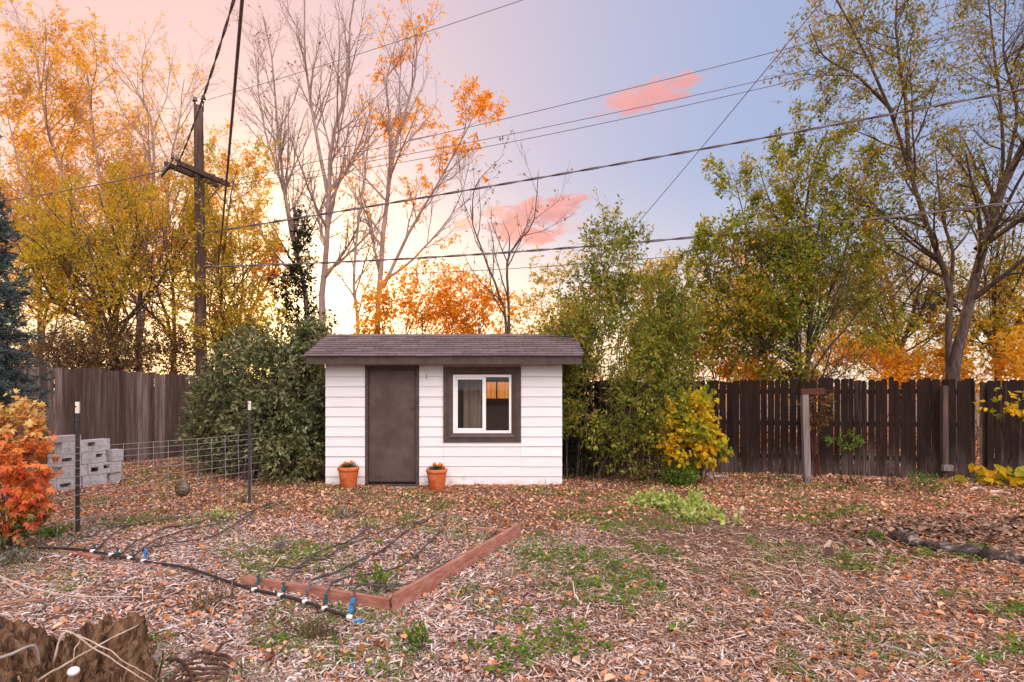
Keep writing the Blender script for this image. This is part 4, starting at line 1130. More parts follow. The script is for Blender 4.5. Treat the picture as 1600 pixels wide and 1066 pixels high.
    fr.bx(dx0, dx0 + .052, yb, Y0 + .012, .06, dz); fr.bx(dx1 - .052, dx1, yb, Y0 + .012, .06, dz); fr.bx(dx0 + .0525, dx1 - .0525, yb, Y0 + .012, dz - .05, dz)
    dr = MB().bx(dx0 + .056, dx1 - .056, Y0 - .008, Y0 + .03, .085, dz - .054).build('door', MT['door_brown'], t, bevel=.003)
    fr.build('door_frame', MT['trim_brown'], t, bevel=.004)
    st = MB(); ys = Y0 - .020
    st.bx(dx0 + .060, dx0 + .085, ys, Y0 - .0085, .10, dz - .06); st.bx(dx1 - .085, dx1 - .060, ys, Y0 - .0085, .10, dz - .06); st.bx(dx0 + .0855, dx1 - .0855, ys, Y0 - .0085, dz - .085, dz - .06)
    st.bx(dx0 + .0855, dx1 - .0855, ys, Y0 - .0085, .10, .135); st.build('screen_frame', MT['trim_brown'], dr, bevel=.003)
    h = MB(); h.tube([(dx1 - .075, ys - .001, 1.34), (dx1 - .075, ys - .035, 1.34), (dx1 - .13, ys - .035, 1.345)], [.009, .009, .007], 8); h.build('handle', MT['steel_dark'], dr, smooth=True)
    MB().bx(dx0 - .01, dx1 + .005, Y0 - .05, Y0 + .012, .022, .0595).build('threshold', MT['trim_brown'], t, bevel=.004)
    MB().bx(dx0 + .02, dx1 - .02, Y0 - .06, Y0 + .01, -.04, .0215).build('sill', MT['sill'], t, bevel=.004)
    # window: wide brown surround, white vinyl slider
    ox0, ox1, oz0, oz1 = -1.156, .151, .763, 2.03
    ix0, ix1, iz0, iz1 = -.998, -.008, .912, 1.905
    tr = MB()
    def surround(mb, a0, a1, c0, c1, b0, b1, d0, d1, ya, yb):
        """Mitred frame from outer rect (a0,a1,c0,c1) to inner rect (b0,b1,d0,d1), outer face at ya sloping to yb."""
        O = [(a0, c0), (a1, c0), (a1, c1), (a0, c1)]; I = [(b0, d0), (b1, d0), (b1, d1), (b0, d1)]
        V = [(x, ya, z) for x, z in O] + [(x, yb, z) for x, z in I] + [(x, Y0 + .01, z) for x, z in O] + [(x, Y0 + .01, z) for x, z in I]
        f = []
        for i in range(4):
            j = (i + 1) % 4
            f += [(i, j, 4 + j, 4 + i), (8 + i, 8 + j, j, i), (4 + i, 4 + j, 12 + j, 12 + i)]
        mb.add(V, f)
    surround(tr, ox0, ox1, oz0, oz1, ox0 + .085, ox1 - .085, oz0 + .085, oz1 - .085, Y0 - .034, Y0 - .034)
    surround(tr, ox0 + .0855, ox1 - .0855, oz0 + .0855, oz1 - .0855, ix0, ix1, iz0, iz1, Y0 - .052, Y0 - .022)
    tr.build('window_trim', MT['trim_brown'], t)
    wf = MB(); ya, yb = Y0 - .012, Y0 + .055
    q = .052
    wf.bx(ix0 + .002, ix0 + q, ya, yb, iz0 + .002, iz1 - .002); wf.bx(ix1 - q + .01, ix1 - .002, ya, yb, iz0 + .002, iz1 - .002)
    wf.bx(ix0 + q + .0005, ix1 - q + .0095, ya, yb, iz1 - .045, iz1 - .002); wf.bx(ix0 + q + .0005, ix1 - q + .0095, ya, yb, iz0 + .002, iz0 + .045)
    win = wf.build('window', MT['vinyl'], t, bevel=.003)
    s = MB(); y2, y3 = Y0 - .004, Y0 + .022; a, b_ = ix0 + q + .002, -.47
    s.bx(a, a + .028, y2, y3, iz0 + .047, iz1 - .047); s.bx(b_ - .03, b_ + .03, Y0 - .008, y3, iz0 + .047, iz1 - .047)
    s.bx(a + .0285, b_ - .0305, y2, y3, iz1 - .085, iz1 - .047); s.bx(a + .0285, b_ - .0305, y2, y3, iz0 + .047, iz0 + .085)
    s.build('sash', MT['vinyl'], win, bevel=.003)
    gm, nt, bs, out = newmat('window_glass')
    fr_ = nd(nt, 'ShaderNodeFresnel', {'IOR': 1.5})
    gl = nd(nt, 'ShaderNodeBsdfGlossy', {'Roughness': .02, 'Color': (.95, .95, .95, 1)}); tp = nd(nt, 'ShaderNodeBsdfTransparent', {'Color': (.88, .87, .86, 1)})
    f2 = math_(nt, 'MULTIPLY', fr_.outputs[0], .8)
    nt.links.new(nd(nt, 'ShaderNodeMixShader', {0: f2, 1: tp.outputs[0], 2: gl.outputs[0]}).outputs[0], out.inputs['Surface'])
    MB().bx(a + .0282, b_ - .0302, Y0 + .006, Y0 + .010, iz0 + .0852, iz1 - .0852).build('pane', gm, win)
    MB().bx(b_ + .0302, ix1 - q + .0098, Y0 + .030, Y0 + .034, iz0 + .0452, iz1 - .0452).build('pane', gm, win)
    # curtain inside the left half
    cu = MB(); n = 40; xs = np.linspace(-.885, -.545, n); zz = np.linspace(.7, 1.82, 8)
    V = np.array([[x, 10.62 + .020 * math.sin(x * 46) + .012 * math.sin(x * 21 + z), z] for z in zz for x in xs + 0.0])
    idx = np.arange(n * 8).reshape(8, n); cu.add(V, np.stack([idx[:-1, :-1], idx[:-1, 1:], idx[1:, 1:], idx[1:, :-1]], -1).reshape(-1, 4))
    c = cu.build('curtain', std('beige_curtain', [(.62, .50, .43), (.76, .64, .56)], nscale=4, trans=.2), t, smooth=True)
    sol = c.modifiers.new('cloth_thickness', 'SOLIDIFY'); sol.thickness = .003
    MB().bx(-1.02, -.86, 10.45, 10.55, .7, 1.68).build('hanging_coat', MT['dark_thing'], t, bevel=.03)
    # roof
    ye, yr = 9.75, 11.04; ze, zr = 2.195, 2.195 + pitch * 1.29
    rx0, rx1 = -3.385, 1.155
    deck = MB()
    for sgn in (1, -1):
        y_e = ye if sgn > 0 else 2 * yr - ye
        deck.add([(rx0, y_e, ze), (rx1, y_e, ze), (rx1, yr, zr), (rx0, yr, zr), (rx0, y_e, ze - .03), (rx1, y_e, ze - .03), (rx1, yr, zr - .03), (rx0, yr, zr - .03)],
                 [(0, 1, 2, 3), (7, 6, 5, 4), (0, 4, 5, 1), (0, 3, 7, 4), (1, 5, 6, 2)])
    rf = deck.build('roof', MT['trim_brown'], t)
    sh = MB(); slope = np.array([0, 1.29, pitch * 1.29]); sl = np.linalg.norm(slope); ud = slope / sl; nr = np.array([0, -ud[2], ud[1]])
    for sgn in (1, -1):
        rows = 10; ex = (sl + .02) / rows
        for r in range(rows):
            x = rx0 - .03 - (.15 if r % 2 else 0) - rng.uniform(0, .04)
            while x < rx1 + .03:
                w = .305 * rng.uniform(.98, 1.02)
                a, b_ = max(x, rx0 - .03 + rng.normal(0, .004)), min(x + w - .008, rx1 + .03 + rng.normal(0, .004))
                x += w
                if b_ - a < .02: continue
                s0 = -.03 + r * ex + rng.normal(0, .004); s1 = s0 + ex * 1.35
                th0 = .010 + rng.uniform(0, .006) + (.010 * rng.uniform(0, 1) ** 3 if r == 0 else 0); h0 = .012 + rng.uniform(0, .003)
                s1 = min(s1, sl + .005)
                V = []
                for xx, dj in ((a, rng.normal(0, .003)), (b_, rng.normal(0, .003))):
                    for s_, hh in ((s0 + dj, h0 + .001), (s0 + dj, h0 + th0), (s1, .008), (s1, .002)):
                        q_ = np.array([xx, ye, ze]) + ud * s_ + nr * hh
                        if sgn < 0: q_[1] = 2 * yr - q_[1]
                        V.append(q_)
                sh.add(V, [(0, 1, 2, 3), (7, 6, 5, 4), (0, 4, 5, 1), (1, 5, 6, 2), (2, 6, 7, 3), (3, 7, 4, 0)])
    sh.build('shingles', MT['shingle'], rf)
    rc = MB(); x = rx0 - .03
    while x < rx1 + .02:
        w = min(.2, rx1 + .03 - x)
        rc.add([(x, yr - .11, zr - .022 + .004), (x + w, yr - .11, zr - .022 - .004), (x + w, yr, zr + .022), (x, yr, zr + .03), (x, yr + .11, zr - .022 + .004), (x + w, yr + .11, zr - .022 - .004)], [(0, 1, 2, 3), (3, 2, 5, 4)])
        x += .2
    r_ = rc.build('ridge_cap', MT['shingle'], rf); so = r_.modifiers.new('cap_thickness', 'SOLIDIFY'); so.thickness = .008
    fz0 = 2.062
    MB().bx(rx0 + .005, rx1 - .005, ye + .002, ye + .036, fz0, ze - .004).build('fascia', MT['trim_brown'], t, bevel=.004)
    MB().bx(rx0 + .005, rx1 - .005, 2 * yr - ye - .036, 2 * yr - ye - .002, fz0, ze - .004).build('fascia', MT['trim_brown'], t, bevel=.004)
    MB().bx(rx0 + .03, rx1 - .03, ye + .037, Y0 - .036, fz0 + .035, fz0 + .05).build('soffit', MT['trim_brown'], t)
    for x in (rx0 + .005, rx1 - .030):
        m = MB()
        for sgn in (1, -1):
            ya_ = ye + .037 if sgn > 0 else 2 * yr - ye - .037
            zz0 = ze + .037 * pitch
            m.add([(x + i * .025, yy, zz) for i in (0, 1) for yy, zz in ((ya_, zz0 - .032), (yr, zr - .032), (yr, zr - .15), (ya_, fz0))],
                  [(0, 1, 2, 3), (7, 6, 5, 4), (0, 4, 5, 1), (1, 5, 6, 2), (2, 6, 7, 3), (3, 7, 4, 0)])
        m.build('rake_board', MT['trim_brown'], t)
    # little hook beside the door
    hk = MB(); hx, hz = P(667, 588, Y0)[[0, 2]]
    hk.tube([(hx, Y0 - .01, hz + .03), (hx, Y0 - .05, hz + .03), (hx + .005, Y0 - .06, hz), (hx, Y0 - .05, hz - .03), (hx - .01, Y0 - .035, hz - .015)], .006, 6); hk.build('hook', MT['steel_dark'], t, smooth=True)


shed()


# ------------------------------------------------------------------ flower pots
def ball(c, r, rng, k=14, bump=.0):
    a = np.linspace(.02, math.pi - .02, k)
    mb = MB(); mb.lathe(c, np.stack([np.sin(a) * r, -np.cos(a) * r * .8], -1), k + 2)
    V = mb.V[0]; d = V - np.asarray(c); mb.V[0] = np.asarray(c) + d * (1 + bump * rng.uniform(-1, 1, (len(V), 1)))
    return mb


def pot(px, py, label, flowers, seed):
    rng = R(seed)
    y = 9.80; x = px_x(px, y)
    z0 = float(gz(x, y)) + .004
    t = thing('flower_pot', label, 'flower pot', (x, y, z0), 'terracotta pots by the shed door')
    prof = [(.001, 0), (.115, 0), (.125, .008), (.158, .27), (.160, .30), (.172, .305), (.176, .318), (.176, .352), (.170, .362), (.158, .362), (.153, .345), (.145, .30), (.02, .295)]
    MB().lathe((x, y, z0), prof, 36).build('pot', MT['terracotta'], t, smooth=True)
    a = MB(); a.lathe((x, y, z0), [(.146, .318), (.09, .328), (.002, .33)], 20); a.build('soil', MT['potsoil'], t, smooth=True)
    p = np.array([x, y, z0 + .335]) + rng.normal(0, 1, (260, 3)) * [.05, .05, .022] + [0, 0, .025]; p[:, 2] = np.maximum(p[:, 2], z0 + .335)
    mb = MB(); leaves(mb, p, .045, rng, droop=-.25, aspect=.35, out=unit(p - [x, y, z0 + .30]), shape='six'); mb.build('foliage', MT['marigold_leaf'], t)
    for dx, dz, r in flowers:
        c = (x + dx, y - .02, z0 + .37 + dz)
        s = MB(); s.tube([(x + dx * .4, y, z0 + .33), (c[0], c[1], c[2] - r * .5)], .004, 6)
        f = ball(c, r, rng, bump=.16)
        th = rng.uniform(0, 6.28, 70); ph = np.arccos(rng.uniform(-.5, 1, 70)); d = np.stack([np.sin(ph) * np.cos(th), np.sin(ph) * np.sin(th), np.cos(ph)], -1)
        leaves(f, np.array(c) + d * r * .75, r * .6, rng, droop=.1, aspect=.8, out=d, shape='six')
        fo = f.build('flower', MT['marigold'], t); s.build('stalk', MT['marigold_leaf'], fo, smooth=True)


def px_x(px, D):
    return (px - 800) / F * D


pot(544.5, 763, 'terracotta pot of orange marigolds left of the brown shed door', [(-.095, .015, .024), (-.045, .05, .032), (.055, .055, .034)], 411)
pot(682.5, 766, 'terracotta pot of orange marigolds right of the brown shed door', [(-.035, .065, .028), (.06, .045, .042), (.105, .015, .026)], 412)

# ------------------------------------------------------------------ cinder blocks
def block(name, label, c, ang, holes, seed, mat='concrete', L=.395, W=.195, H=.192, cat='block'):
    """Hollow block: cells open through its long side or end (holes: list of (along, height) openings on the yard side), else a plain face."""
    a = np.array([math.cos(ang), math.sin(ang)]); n = np.array([a[1], -a[0]])     # n points to the yard (+x side)
    mb = MB()
    us = sorted({-L / 2, L / 2, *[v for h in holes for v in (h[0] - h[2] / 2, h[0] + h[2] / 2)]})
    zs = sorted({0, H, *[v for h in holes for v in (h[1] - h[3] / 2, h[1] + h[3] / 2)]})
    def q(u, w, z): return (c[0] + a[0] * u + n[0] * w, c[1] + a[1] * u + n[1] * w, c[2] + z)
    def inside(u, z): return any(abs(u - h[0]) < h[2] / 2 and abs(z - h[1]) < h[3] / 2 for h in holes)
    f = W / 2
    for i in range(len(us) - 1):
        for j in range(len(zs) - 1):
            u0, u1, z0, z1 = us[i], us[i + 1], zs[j], zs[j + 1]
            if inside((u0 + u1) / 2, (z0 + z1) / 2):
                d = -f + .03
                mb.add([q(u0, f, z0), q(u1, f, z0), q(u1, f, z1), q(u0, f, z1), q(u0, d, z0), q(u1, d, z0), q(u1, d, z1), q(u0, d, z1)],
                       [(0, 1, 5, 4), (1, 2, 6, 5), (2, 3, 7, 6), (3, 0, 4, 7), (4, 5, 6, 7)])
            else:
                mb.add([q(u0, f, z0), q(u1, f, z0), q(u1, f, z1), q(u0, f, z1)], [(0, 1, 2, 3)])
    e = L / 2
    mb.add([q(-e, -f, 0), q(e, -f, 0), q(e, -f, H), q(-e, -f, H), q(-e, f, 0), q(e, f, 0), q(e, f, H), q(-e, f, H)],
           [(3, 2, 1, 0), (0, 1, 5, 4), (7, 6, 2, 3), (0, 4, 7, 3), (5, 1, 2, 6)])
    o = mb.build(name, MT[mat], origin=c)
    return tag(o, label, cat, 'cinder blocks stacked by the grey fence')


def blocks():
    rng = R(501)
    ang = math.atan2(.923, .385); a = np.array([.385, .923]); n = np.array([.923, -.385])
    base = np.array([-7.35, 9.55])
    course = ['bottom', 'second', 'third', 'top']
    hole = {(0, 0): [(-.04, .085, .17, .07)], (1, 2): [(.04, .11, .12, .06)], (2, 1): [(.08, .12, .11, .065)], (2, 0): [(-.02, .10, .16, .06)], (3, 1): [(-.11, .12, .12, .07)], (1, 1): [(-.10, .09, .13, .075), (.10, .12, .11, .07)]}
    for k in range(4):
        for j in range(2):
            s = .20 + j * .407 + rng.normal(0, .012) + (.05 if k % 2 else -.03); o = rng.normal(0, .012)
            p = base + a * s + n * o
            z = float(gz(*base)) + k * .197
            what = 'open celled grey cinder block' if (k, j) in hole else 'plain grey cinder block'
            block('cinder_block', f'{what} in the {course[k]} course, {"far end" if j else "red maple end"} of the stack', (p[0], p[1], z), ang + rng.normal(0, .02), hole.get((k, j), []), 510 + k * 2 + j)
    for k in range(3):
        p = base + a * (.93 + rng.normal(0, .01)) + n * rng.normal(.02, .012)
        block('cinder_block', f'grey cinder block in the {course[k] if k < 2 else "topmost"} course of the lower end column by the fence', (p[0], p[1], float(gz(*base)) + k * .197), ang + rng.normal(0, .02), [], 530 + k, L=.20)
    p = base + a * .16 - n * .02
    block('cap_block', 'solid flat concrete cap block lying alone on top of the cinder block stack', (p[0], p[1], float(gz(*base)) + 4 * .197), ang + .06, [], 540, mat='concrete_pink', L=.40, W=.22, H=.095, cat='cap block')


blocks()


# ------------------------------------------------------------------ wire garden fence
def wire_fence():
    A = G(28, 862); Bp = G(120, 838); C = G(404, 781)
    pa = np.array([A, Bp, G(250, 808), C]); pa[:, 2] = gz(pa[:, 0], pa[:, 1])
    path = spline(pa, 60)
    seg = np.concatenate([[0], np.cumsum(np.linalg.norm(np.diff(path[:, :2], axis=0), axis=1))])
    t = thing('wire_fence', 'low galvanised wire mesh panel fencing the ground before the cinder blocks', 'wire fence', path[30])
    H = np.array([.0, .15, .30, .43, .54, .64, .73, .82, .90, .97]) + .02
    wob = lambda s, h: .012 * np.sin(s * 2.3 + h * 5) * h
    mb = MB()
    off = unit(np.cross(np.gradient(path, axis=0), [0, 0, 1]))
    hz = []
    for h in H:
        p = path.copy(); p[:, 2] += h + .012 * np.sin(seg * 1.7 + h); p += off * wob(seg, h)[:, None]
        hz.append(p)
    hz = np.stack(hz); mb.tubes(hz, np.full(hz.shape[:2], .0033), 6)
    mb.build('line_wire', MT['galv'], t, smooth=True)
    mb = MB(); ss = np.arange(.02, seg[-1], .20); vs = []
    for s in ss:
        c = np.array([np.interp(s, seg, path[:, i]) for i in range(3)]); o = np.array([np.interp(s, seg, off[:, i]) for i in range(3)])
        vs.append([c + [0, 0, h + .012 * math.sin(s * 1.7 + h)] + o * (wob(s, h) + .004) for h in H])
    vs = np.array(vs); mb.tubes(vs, np.full(vs.shape[:2], .0031), 6)
    mb.build('stay_wire', MT['galv'], t, smooth=True)
    for px, py, top, lab in ((121, 836, 628, 'near white tipped steel fence post beside the red maple'), (390, 786, 627, 'far white tipped steel fence post before the privet shrub')):
        b = G(px, py); b[2] = gz(b[0], b[1]); zt = CH + (HZ - top) / F * b[1]
        q = thing('fence_post', lab, 'post', b, 'steel posts of the wire fence')
        def tee(z0, z1, name, m, g=0.0):
            mb = MB(); w = .020 + g; e = .0035 + g
            mb.bx(b[0] - w, b[0] + w, b[1] - .004 - e, b[1] - .004 + e, z0, z1); mb.bx(b[0] - e, b[0] + e, b[1] + .0042 + g, b[1] + .034, z0, z1)
            if name == 'post':
                z = z0 + .3
                while z < z1 - .03:
                    mb.bx(b[0] - .006, b[0] + .006, b[1] - .018, b[1] - .0080 - g, z, z + .016); z += .054
            mb.build(name, MT[m], q)
        tee(b[2] - .1, zt - .13, 'post', 'steel_dark'); tee(zt - .129, zt, 'post_tip', 'post_white', .001)
    # metal face hanging on the mesh
    s = np.interp(285, [28, 120, 404], [seg[0], np.interp(Bp[0], path[:, 0], seg), seg[-1]])
    D = 7.72; c = P(285, 764, D)
    k = int(np.argmin(np.abs((path[:, 0] / path[:, 1]) - c[0] / c[1]))); D = path[k, 1] - .05; c = P(285, 764, D)
    th, ph = np.meshgrid(np.linspace(0, 2 * math.pi, 64, endpoint=False), np.linspace(.0, 1, 40))
    r = .098
    X = ph * np.cos(th); Z = ph * np.sin(th) * 1.12
    Yv = -.055 * np.sqrt(np.maximum(1 - ph ** 2 * .98, 0))
    gs = lambda x0, z0, sx, sz: np.exp(-((X - x0) / sx) ** 2 - ((Z - z0) / sz) ** 2)
    Yv += -.028 * gs(0, .02, .10, .22) - .018 * gs(0, -.12, .16, .10) - .016 * (gs(-.34, .30, .22, .06) + gs(.34, .30, .22, .06)) + .014 * (gs(-.33, .14, .17, .09) + gs(.33, .14, .17, .09)) \
        - .008 * (gs(-.33, .13, .10, .04) + gs(.33, .13, .10, .04)) - .013 * gs(0, -.42, .26, .05) + .010 * gs(0, -.50, .22, .03) - .010 * gs(0, -.58, .2, .05) - .008 * (gs(-.5, -.2, .2, .2) + gs(.5, -.2, .2, .2))
    V = np.stack([c[0] + X * r, c[1] + Yv, c[2] + Z * r], -1).reshape(-1, 3); Vb = np.stack([c[0] + X * r, np.full_like(X, c[1] + .012), c[2] + Z * r], -1)
    idx = np.arange(64 * 40).reshape(40, 64)
    mb = MB(); mb.add(np.concatenate([V, Vb[-1]]), np.stack([idx[:-1], idx[1:], np.roll(idx[1:], -1, 1), np.roll(idx[:-1], -1, 1)], -1).reshape(-1, 4))
    e0 = idx[-1]; e1 = np.arange(64) + 64 * 40
    mb.F.append(np.stack([e0, e1, np.roll(e1, -1), np.roll(e0, -1)], -1)); mb.F.append(e1[None, ::-1])
    mb.tube([(c[0] - .02, c[1] + .005, c[2] - r * 1.1), (c[0] - .022, c[1] + .01, c[2] - r * 1.5)], .004, 6)
    tag(mb.build('metal_face', MT['bronze'], origin=c, smooth=True), 'round bronze face ornament hanging on the wire mesh', 'ornament')


wire_fence()


# ------------------------------------------------------------------ raised bed and irrigation
def bed():
    N = G(612, 956)[:2]; e2 = unit(G(806, 838)[:2] - N); e1 = np.array([-e2[1], e2[0]])
    c = N + e1 * 2 + e2 * 1.25
    t = thing('garden_bed', 'low planting bed edged with reddish boards, mulch inside', 'garden bed', (*c, 0))
    def board(p, d, L, z0, z1, th=.042, tilt=0.0):
        mid = p + d * L / 2
        mb = MB(); rz = math.atan2(d[1], d[0])
        a = tilt; T = np.array([[1, 0, 0], [0, math.cos(a), -math.sin(a)], [0, math.sin(a), math.cos(a)]])
        mb.box((mid[0], mid[1], (z0 + z1) / 2), (L, th, z1 - z0), rz, T)
        mb.build('board', MT['bed_board'], t, bevel=.004)
    board(N - e1 * .021, e2, 2.50, -.07, .135, tilt=-.02)
    board(N + e1 * .03 + e2 * .02, e1, 1.46, -.10, .088, tilt=.03)
    board(N + e1 * 3.4 + e2 * .05, e1, .62, -.12, .040, tilt=.05)
    board(N + e1 * .05 + e2 * 2.52, e1, .55, -.12, .045)
    board(N + e1 * 4.02 + e2 * .1, e2, 1.3, -.13, .035)


def hose_pts(pix, lift=.012, n=40, jit=.0, seed=0, first=None):
    p = np.array([G(x, y) for x, y in pix])
    p = spline(p, n); p[:, 2] = gz(p[:, 0], p[:, 1]) + lift
    r = R(seed); w = np.cumsum(r.normal(0, jit, (n, 2)), 0); w -= np.linspace(0, 1, n)[:, None] * w[-1]
    p[:, :2] += w; p[:, 2] += np.abs(np.sin(np.linspace(0, 9, n) + seed)) * lift * .8
    return p


def irrigation():
    main = [(62, 862), (115, 867), (165, 873), (215, 881), (262, 892), (300, 901), (340, 912), (400, 930), (470, 948), (520, 964), (546, 971)]
    mp = hose_pts(main, .030, 70)
    t = thing('water_pipe', 'thick black water pipe running in front of the planting bed', 'pipe', mp[0])
    MB().tube(mp, .0125, 10).build('pipe', MT['black_pipe'], t, smooth=True)
    spec = [('leftmost drip hose, thin and dark along the far side of the bed', [(105, 860), (130, 848), (170, 835), (230, 822), (300, 812)], None, None),
            ('grey drip hose from the first green valve at the left end of the pipe', [(145, 871), (158, 858), (200, 830), (245, 818), (295, 808)], 'green', 145),
            ('dark drip hose curving from the second green valve of the left group', [(177, 876), (200, 860), (235, 842), (270, 830), (320, 820)], 'green', 177),
            ('grey drip hose reaching far back to the left fence post', [(203, 879), (235, 856), (275, 838), (330, 826), (390, 805), (428, 790)], 'green', 203),
            ('pale drip hose curving away from the left blue valve', [(226, 883), (236, 860), (262, 855), (295, 851), (340, 838), (390, 812), (440, 788)], 'blue', 226),
            ('drip hose from the green valve at the left end of the front board', [(398, 929), (425, 907), (462, 897), (484, 880), (530, 856), (582, 832)], 'green', 398),
            ('second drip hose over the front board, crossing another near its far end', [(438, 939), (470, 905), (500, 888), (520, 872), (560, 850), (610, 832), (668, 818)], 'green', 438),
            ('thickest grey drip hose crossing the middle of the bed', [(478, 950), (492, 930), (530, 905), (560, 888), (600, 866), (640, 838), (676, 810)], None, 478),
            ('drip hose from the right green valve that ends at the bare soil heap', [(505, 959), (525, 928), (572, 913), (622, 891), (662, 862), (690, 835), (698, 808)], 'green', 505),
            ('rightmost drip hose running along the redwood board from a blue valve', [(552, 966), (560, 936), (620, 926), (680, 896), (730, 869), (768, 846), (780, 828)], 'blue', 552)]
    for i, (lab, pix, valve, px) in enumerate(spec):
        p = hose_pts(pix, .030, 44, .004, 600 + i)
        if px:
            over = sstep(0, .12, np.linspace(0, 1, 44)) * sstep(.5, .15, np.linspace(0, 1, 44))
            if px > 380: p[:, 2] += .085 * over
            q = mp[np.argmin(np.abs(mp[:, 0] / mp[:, 1] - (px - 800) / F))]
            p[0] = q + [0, .012, .012]
        h = thing('drip_hose', lab, 'hose', p[0], 'drip hoses over the planting bed')
        MB().tube(p, .0105 if i == 7 else .0082, 8).build('hose', MT['drip_hose'], h, smooth=True)
        if px:
            d = unit(p[4] - p[0])
            m = MB(); m.tube([q - [.02, 0, -.002], q + [.02, 0, .002]], .0165, 10); m.tube([q + [0, 0, .005], q + d * .04], .010, 8)
            m.build('tee_fitting', MT['white_plastic'], t, smooth=True)
        if valve:
            a, b = p[0] + d * .035, p[0] + d * .10
            m = MB(); m.tube([a, a + d * .012, b - d * .012, b], [.010, .015, .015, .010], 10)
            mid = (a + b) / 2
            m.box(mid + [0, 0, .028], (.014, .010, .034)); m.box(mid + [0, 0, .048], (.040 if valve == 'blue' else .034, .014, .012), .5)
            if valve == 'blue':
                m.box(mid + [.012, .0, .066], (.03, .012, .036), .4)
            m.build('valve', MT['valve_' + valve], h, bevel=.003)


bed()
irrigation()
e = G(560, 976)
m = MB(); m.tube([e + [-.03, 0, .02], e + [.015, 0, .025]], .012, 10); m.box(e + [.02, 0, .032], (.028, .02, .02), .3)
tag(m.build('end_plug', MT['valve_blue'], origin=e), 'blue plug lying at the right end of the black pipe', 'plug')


# ------------------------------------------------------------------ stump, sticks, grate, logs
def stump():
    rng = R(701)
    c = np.array([-2.32, 3.02, 0]); nA, nH = 120, 44
    t = thing('tree_stump', 'crumbling brown rotten tree stump in the near left corner', 'stump', c)
    th = np.linspace(0, 2 * math.pi, nA, endpoint=False)
    lobes = .36 + .05 * np.sin(2 * th + .5) + .035 * np.sin(5 * th) + .02 * np.sin(9 * th + 1) + .012 * np.sin(17 * th + 2) + rng.normal(0, .006, nA)
    toph = .37 + .05 * np.sin(th * 2 + 1.2) + .035 * np.sin(5 * th + .3) + .02 * np.sin(11 * th) + rng.normal(0, .012, nA)
    front = np.exp(-((np.angle(np.exp(1j * (th - math.radians(282))))) / .55) ** 2)
    toph = toph - .30 * front
    V = []
    for k in range(nH):
        s = k / (nH - 1)
        if s < .55:                      # outer face
            q = s / .55; z = -.05 + (toph + .05) * q; r = lobes * (1.16 - .22 * q ** .6)
        else:                            # broken rim, then down into the rotten centre
            q = (s - .55) / .45; r = lobes * .94 * (1 - q ** .8 * .97); z = toph * (1 - .55 * sstep(.12, .85, q)) + .02 * np.sin(9 * th + 14 * q)
        rough = vnoise(np.stack([np.cos(th) * 3, np.sin(th) * 3, np.full(nA, s * 9)], -1), 71, 2.2)
        r = r + .020 * rough * (s > .03) + .009 * rng.normal(0, 1, nA); z = z + .012 * rng.normal(0, 1, nA) * (s > .1)
        V.append(np.stack([c[0] + r * np.cos(th), c[1] + r * np.sin(th), z], -1))
    V = np.array(V).reshape(-1, 3); idx = np.arange(nA * nH).reshape(nH, nA)
    mb = MB(); mb.add(V, np.stack([idx[:-1], np.roll(idx[:-1], -1, 1), np.roll(idx[1:], -1, 1), idx[1:]], -1).reshape(-1, 4)); mb.F.append(idx[-1][None])
    mb.build('trunk_base', MT['stump'], t)
    def slab(p, size, rz, ti, seed, name='bark_slab', mat='stump'):
        r = R(seed); m = MB(); n = 9
        h = np.array(size) / 2
        g = np.linspace(-1, 1, n)
        top = .8 + .25 * np.cumsum(r.normal(0, .5, n)) / 2
        F_, B_ = [], []
        ca, sa = math.cos(rz), math.sin(rz); ct, st_ = math.cos(ti), math.sin(ti)
        def w(x, y, z):
            y, z = y * ct - z * st_, y * st_ + z * ct
            return (p[0] + x * ca - y * sa, p[1] + x * sa + y * ca, p[2] + z)
        for j, sgn in enumerate((-1, 1)):
            for i in range(n):
                bow = h[1] * 1.2 * (1 - g[i] ** 2)
                F_.append(w(g[i] * h[0], sgn * h[1] - bow + r.normal(0, .004), -h[2])); F_.append(w(g[i] * h[0] * .92, sgn * h[1] * .8 - bow + r.normal(0, .006), h[2] * top[i]))
        f = []
        for i in range(n - 1):
            a = 2 * i; b = 2 * n + 2 * i
            f += [(a, a + 2, a + 3, a + 1), (b + 1, b + 3, b + 2, b), (a + 1, a + 3, b + 3, b + 1), (b, b + 2, a + 2, a)]
        f += [(0, 1, 2 * n + 1, 2 * n), (4 * n - 2, 4 * n - 1, 2 * n - 1, 2 * n - 2)]
        m.add(F_, f)
        return m
    slab((c[0] + .33, c[1] - .14, .14), (.15, .05, .42), 1.2, .10, 5).build('bark_slab', MT['stump'], t)
    slab((c[0] + .20, c[1] - .33, .06), (.16, .06, .26), .5, .15, 6).build('bark_slab', MT['stump'], t)
    slab((c[0] + .04, c[1] - .36, .04), (.22, .05, .20), .1, .2, 7).build('bark_slab', MT['stump'], t)


stump()


